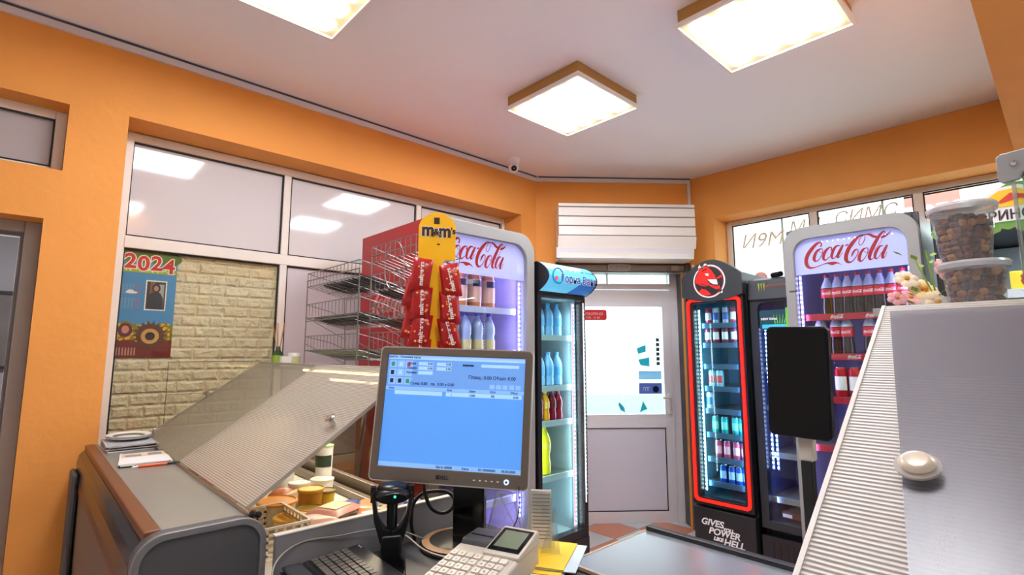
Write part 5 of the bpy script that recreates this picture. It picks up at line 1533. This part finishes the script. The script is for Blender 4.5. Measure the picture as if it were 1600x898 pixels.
# cash register
t = thing('cash_register', 'small cream fiscal cash register with keypad and tilted display', 'cash register', (.680, 1.062, .90), R(-70))
M_CR = mat('register cream', 'c4beae', .4)
mb = MB(); mb.prism([(0, .0), (-.004, .012), (.0, .026), (.02, .036), (.19, .062), (.29, .066), (.292, .0)], 'x', 0, .186)
mb.build('register_body', M_CR, t, bevel=.008, seg=3)
mb = MB(); mb.prism([(.195, .058), (.205, .074), (.285, .078), (.293, .058)], 'x', .004, .09); pc = mb.build('paper_cover', mat('charcoal cover', '4a4b4e', .35), t, bevel=.005)
mb = MB(); mb.box(.014, .08, .235, .24, .0745, .0775); mb.build('paper_slot', M_BLACK, pc)
mb = MB(); mb.prism([(.165, .054), (.165, .066), (.285, .094), (.292, .084), (.292, .058)], 'x', .088, .187); dp = mb.build('display_housing', M_CR, t, bevel=.004)
mb = MB(); mb.prism([(.178, .069), (.178, .0710), (.272, .0930), (.272, .0905)], 'x', .095, .181); mb.build('display_glass', mat('display dark', '16181c', .12), dp)
mb = MB(); mb.prism([(.192, .0735), (.192, .0748), (.262, .0912), (.262, .089)], 'x', .105, .171); mb.build('lcd', mat('lcd green grey', '6f7a64', .25, emit=.12), dp)
first = None; n_ = 0
for grp, x0, cols, rows, y0_ in (('a', .012, 4, 5, .03), ('b', .105, 3, 5, .03)):
    for r_ in range(rows):
        for c_ in range(cols):
            y = y0_ + r_ * .0265; z = .0365 + (y - .02) * .153
            if first is None:
                o = MB().prism(rrect(0, .0185, 0, .02, .003, 3), 'z', 0, .006).build('key', mat('ivory key', 'd8d2c2', .45), t); first = o.data
            else:
                o = bpy.data.objects.new('key', first); COL.objects.link(o); o.parent = t
            o.location = (x0 + c_ * .0222, y, z); o.rotation_euler = (R(8.7), 0, 0)
            n_ += 1
            if r_ < 4 or grp == 'a': text('789ABC456DEF123GHI0.+-XVSTLE%CRNJKLM'[n_ % 34], .010, mat('key legend', '3a3a3a', .5), o, (.009, .006, .0062), rot=(0, 0, 0), ext=.0001, name='legend')

# acrylic price holder
t = thing('leaflet_holder', 'clear acrylic leaflet holder with a lined price list behind the register', 'leaflet holder', (1.075, 1.045, .90), R(-48))
mb = MB(); mb.prism([(-.045, 0), (.045, 0), (.035, .16), (-.022, .165)], 'y', .02, .023); mb.prism([(-.0, .0), (.055, 0), (.06, .0), (.045, .14)], 'y', -.02, -.018); mb.box(-.05, .055, -.04, .03, 0, .003)
mb.build('acrylic_panel', glass('acrylic', 'f0f4f2', .06, .12, 'e8e8e4'), t)
mb = MB(); mb.box(-.022, .034, .012, .018, .02, .168, 0)
for k in range(13): mb.box(-.018, .031, .0115, .012, .04 + k * .0095, .0425 + k * .0095, 1)
o = mb.build('price_list', [mat('cream list', 'dcd4c8', .6), mat('list ink', '6f6a66', .6)], t); o.rotation_euler = (R(-6), 0, 0)
t = thing('sign_holder', 'empty clear acrylic A-shaped sign holder behind the monitor', 'sign holder', (1.09, 1.20, .90), R(-48))
mb = MB(); mb.prism([(-.06, 0), (.06, 0), (.03, .13), (-.03, .13)], 'y', 0, .003); mb.tube([(-.06, 0, 0), (-.02, 0, .14)], .003, 6); mb.tube([(-.02, 0, .14), (.05, 0, 0)], .003, 6); mb.tube([(.02, .02, .13), (.055, .02, 0)], .003, 6)
mb.build('acrylic_sheet', glass('acrylic two', 'f4f4f4', .10, .10, 'f0f0f0'), t)
sheet_stack('newspaper_stack', 'yellow and white leaflets lying under the corner of the steel counter', 'leaflets', (1.07, .995, .9005), R(-60), .12, .19, ['f0ece4', 'e6c21e', 'bcd0dc', 'e8c020'], .003, .02)

# ================================================================== STEEL COUNTER AND CUSTOMER DISPLAY
t = thing('steel_counter', 'shiny steel packing counter with black back rim in front of the coolers', 'counter', (0, 0, 0))
mb = MB(); mb.box(1.09, 1.45, .30, .945, .901, .908); mb.build('counter_top', mat('polished steel', 'b4bbc4', .2, .7, bump=.02, bscale=8), t, bevel=.002)
mb = MB(); mb.box(1.45, 1.475, .30, .95, .880, .920); mb.build('back_rim', M_BLACK, t, bevel=.003)
mb = MB(); mb.box(1.08, 1.09, .30, .95, .901, .910); mb.box(1.08, 1.45, .945, .952, .901, .909); mb.build('edge_trim', mat('beige trim', 'b0a08c', .4), t, bevel=.001)
mb = MB(); mb.box(1.10, 1.45, .32, .93, 0, .901); mb.build('counter_body', M_DGREY, t)
t = thing('customer_display', 'black blank tablet-like customer display on a pole at the counter', 'display', (1.40, .46, .908), -PI / 2)
mb = MB(); mb.box(-.012, .014, -.01, .016, 0, .285); mb.build('pole', M_BLACK, t, bevel=.003)
mb = MB(); mb.box(-.014, .018, -.012, .018, .285, .36); mb.build('pole_collar', M_BEIGE, t, bevel=.004)
mb = MB(); mb.prism(rrect(-.071, .069, -.133, .133, .014, 6), 'y', -.012, .012); o = mb.build('display_panel', mat('matt tablet black', '060607', .3, spec=.25), t, bevel=.003); o.location = (0, -.015, .473); o.rotation_euler = (0, R(1.5), 0)
mb = MB(); mb.prism(rrect(-.066, .064, -.127, .127, .012, 6), 'y', -.0128, -.012); mb.build('screen', mat('off screen', '050506', .2, spec=.2), o)
mb = MB(); mb.lathe([(0, 0), (.05, 0), (.05, .006), (0, .008)], seg=24); mb.build('foot', M_BLACK, t)

# ================================================================== RIGHT DISPLAY CASE WITH LID
t = thing('display_case', 'second display case at the lower right with its lid opened toward the camera', 'display case', (0, 0, 0))
mb = MB(); mb.box(.06, .205, -1.3, .14, 1.09, 1.115); mb.build('worktop', M_STEEL, t, bevel=.003)
mb = MB(); mb.box(.06, 1.0, -1.3, .14, .1, .86); mb.box(.06, .22, -1.3, .14, .86, 1.09); mb.build('body', M_STEELD, t)
mb = MB(); mb.box(.815, 1.36, -1.3, .175, 1.498, 1.508); mb.build('top_shelf', mat('milky shelf', 'c8ccca', .3), t)
mb = MB(); mb.prism([(1.15, .86), (1.33, 1.497), (1.338, 1.497), (1.158, .86)], 'y', -1.3, .14); mb.build('front_glass', MATS['smoky case glass'], t)
mb = MB(); mb.box(1.0, 1.17, -1.3, .14, .80, .86); mb.box(1.32, 1.34, .12, .14, .86, 1.497); mb.build('glass_rail', M_STEEL, t)
RA = math.atan2(.378, .59)
mb = MB(); mb.box(0, .685, 0, 1.352, 0, .009); lid = mb.build('lid', ribbed('milky fluted sheet', 'c8c2b6', .80, .0045, 'X', rough=.3, tint='f0eee8', con=(.80, 1.08)), t, label='large milky fluted lid with round knob'); lid.location = (.2, -1.2, 1.13); lid.rotation_euler = (0, -RA, 0)
mb = MB(); mb.prism([(.02, .2), (.665, .2), (.665, 1.345), (.02, 1.245)], 'z', .010, .0125); o = mb.build('grey_overlay', glass('hazy grey overlay', 'eef0f2', .03, .42, '84848e', .3), lid)  # skewed hazy grey overlay over most of the lid
mb = MB(); mb.box(0, .685, 1.352, 1.356, -.001, .010); o = mb.build('edge_trim', mat('white trim', 'dedad2', .4), lid)
mb = MB(); mb.lathe([(0, 0), (.008, 0), (.008, .006), (.0115, .008), (.0125, .011), (.010, .014), (.007, .0148), (.0, .014)], c=(.398, 1.292, .0125), seg=28)
k = mb.build('knob', mat('pale knob', 'cfc3ae', .3, .1), lid)
mb = MB(); mb.lathe([(.0115, 0), (.0155, .001), (.0155, .003), (.0115, .004)], c=(.398, 1.292, .018), seg=28); k2 = mb.build('knob_ring', glass('knob clear ring', 'ffffff', .2, .4, 'f0ece4'), lid)


# tubs of nuts
def nut_tub(loc, lab, nlab, hfill, seed, h=.10, r0=.046, r1=.058):
    random.seed(seed)
    t = thing('plastic_tub', lab, 'tub', loc)
    mb = MB(); mb.lathe([(0, 0), (r0, 0), (r1, h), (r1 + .003, h), (r1 + .003, h - .008)], seg=36); mb.build('tub_wall', glass('clear tub', 'f2f2f0', .05, .10, 'e8e8ea', .08), t)
    mb = MB(); mb.lathe([(r1 + .004, h - .006), (r1 + .006, h + .001), (r1 + .003, h + .005), (r1 - .004, h + .004), (r1 - .006, h + .001), (0, h + .001)], seg=36); mb.build('lid', glass('milky lid', 'ececee', .06, .55, 'dcdade', .2), t)
    mb = MB()
    cols = 4
    k = 0
    z = .008
    while z < hfill:
        rr = r0 + (r1 - r0) * z / h - .0085
        n = int(2 * PI * rr / .0118)
        for i in range(n):
            a = 2 * PI * (i + random.random() * .5) / n
            s = random.uniform(.0055, .008)
            mb.ball((rr * math.cos(a), rr * math.sin(a), z + random.uniform(-.002, .002)), s, random.choice([0, 0, 1, 1, 2, 3]), 8, (random.uniform(.9, 1.2), random.uniform(.9, 1.2), random.uniform(.8, 1)))
        z += .0105
    for i in range(60):
        a = random.uniform(0, 2 * PI); rr = random.uniform(0, r1 - .012)
        mb.ball((rr * math.cos(a), rr * math.sin(a), hfill - .002 + random.uniform(-.004, .004)), .0075, random.choice([0, 1, 2, 3]), 8, (1.1, 1, .9))
    mb.lathe([(0, .004), (r0 - .01, .004), (r1 - .016, hfill - .006), (0, hfill - .004)], seg=16, mi=0)
    o = mb.build('roasted_nuts', [mat('nut dark', '43220f', .5), mat('nut brown', '6e3c1c', .5), mat('nut tan', '8c5626', .45), mat('nut light', 'a87232', .45)])
    o.location = loc; tag(o, nlab, 'nuts'); o['kind'] = 'stuff'


nut_tub((1.142, .100, 1.5085), 'lower clear plastic tub of brown nuts with milky lid', 'brown nuts filling the lower plastic tub', .072, 3, h=.086, r0=.034, r1=.042)
nut_tub((1.135, .107, 1.6005), 'upper clear plastic tub of brown nuts stacked on another tub', 'brown nuts filling the upper plastic tub', .070, 5, h=.090, r0=.033, r1=.042)

# artificial flowers
t = thing('flower_bunch', 'bunch of cream and pink artificial flowers beside the nut tubs', 'flowers', (1.20, .158, 1.5085))
random.seed(11)
mb = MB(); mb.lathe([(0, 0), (.02, 0), (.026, .04), (.022, .04), (.018, .005), (0, .005)], seg=18); mb.build('pot', M_WHITE, t)
for k, (x, y, z, c, s) in enumerate(((.0, .02, .055, 'f4dca0', 1.2), (-.012, -.012, .085, 'f2b8b0', .9), (.03, .045, .045, 'f0b0b4', .8), (-.02, .04, .075, 'f6e8c8', .9), (.02, -.01, .10, 'f2c0b8', .7), (-.03, .055, .04, 'e8a8b0', .7), (0, -.03, .05, 'f4d8a8', .9), (-.02, .0, .03, 'f6e0b8', 1.0))):
    f_ = MB()
    for i in range(6):
        a = 2 * PI * i / 6
        f_.ball((.013 * s * math.cos(a), .013 * s * math.sin(a), .002), .0105 * s, 0, 8, (1, 1, .35))
    f_.ball((0, 0, .005), .005 * s, 1, 8)
    o = f_.build('blossom', [mat('petal ' + c, c, .6), mat('flower heart', 'd8962a', .6)], t); o.location = (x, y, z); o.rotation_euler = (R(random.uniform(20, 60)), R(-50 + random.uniform(-20, 20)), 0)
mb = MB()
for k in range(16):
    a = random.uniform(0, 2 * PI); z = random.uniform(.02, .125); rr = random.uniform(.01, .045)
    p = Vector((rr * math.cos(a), rr * math.sin(a) + .01, z)); d = Vector((math.cos(a), math.sin(a), .6)) * .016; sd = Vector((-math.sin(a), math.cos(a), 0)) * .006
    mb.add([p, p + d * .5 + sd, p + d, p + d * .5 - sd], [(0, 1, 2, 3)])
mb.tube([(0, 0, .03), (.0, .01, .13)], .0015, 5); mb.tube([(0, 0, .03), (.01, .03, .12)], .0015, 5)
mb.build('leaves', mat('flower leaf', '86a83a', .6), t)
t3 = thing('flower_bunch', 'coral flowers with green leaves right of the nut tubs', 'flowers', (1.20, .035, 1.5085))
for k, (x, y, z, c) in enumerate(((0, 0, .055, 'd86a4a'), (.01, -.03, .04, 'e0a03a'), (-.01, -.06, .05, 'd8d060'))):
    f_ = MB()
    for i in range(6):
        a = 2 * PI * i / 6
        f_.ball((.011 * math.cos(a), .011 * math.sin(a), .002), .009, 0, 8, (1, 1, .35))
    o = f_.build('blossom', mat('petal ' + c, c, .6), t3); o.location = (x, y, z); o.rotation_euler = (R(40), R(-50), 0)
mb = MB()
for k in range(22):
    p = Vector((random.uniform(-.01, .02), random.uniform(-.09, .01), random.uniform(.0, .05))); a = random.uniform(0, 6.28); d = Vector((math.cos(a), math.sin(a), .8)) * .02; sd = Vector((-math.sin(a), math.cos(a), 0)) * .007
    mb.add([p, p + d * .5 + sd, p + d, p + d * .5 - sd], [(0, 1, 2, 3)])
mb.build('leaves', MATS['flower leaf'], t3)

# glass stand with clamp at the right edge
t = thing('glass_screen', 'clear counter screen held by a grey clamp with screw at the right edge', 'screen', (1.187, .06, 1.5085), -PI / 2)
mb = MB(); mb.prism([(0, .232), (.0, .270), (.006, .275), (.14, .288), (.14, .24), (.05, .232), (.045, .242), (.03, .238), (.026, .228), (.006, .225)], 'y', -.006, .006); cl = mb.build('clamp', mat('grey clamp', '9c9c9a', .35, .2), t, bevel=.0015)
mb = MB(); mb.lathe([(0, .004), (.004, .003), (.0055, 0), (0, 0)], seg=14); k = mb.build('screw', M_CHROME, cl); k.location = (.021, -.0062, .255); k.rotation_euler = (R(90), 0, 0)
for x in (.018, .032):
    mb = MB(); mb.tube([(x, 0, 0), (x, 0, .232)], .0028, 8); mb.build('post', glass('acrylic rod', 'e8ecea', .15, .35, 'b8bcb8', .1), t)
mb = MB(); mb.box(.02, .45, .004, .007, 0, .238); mb.build('glass_sheet', glass('faint glass', 'e4efe8', .01), t)
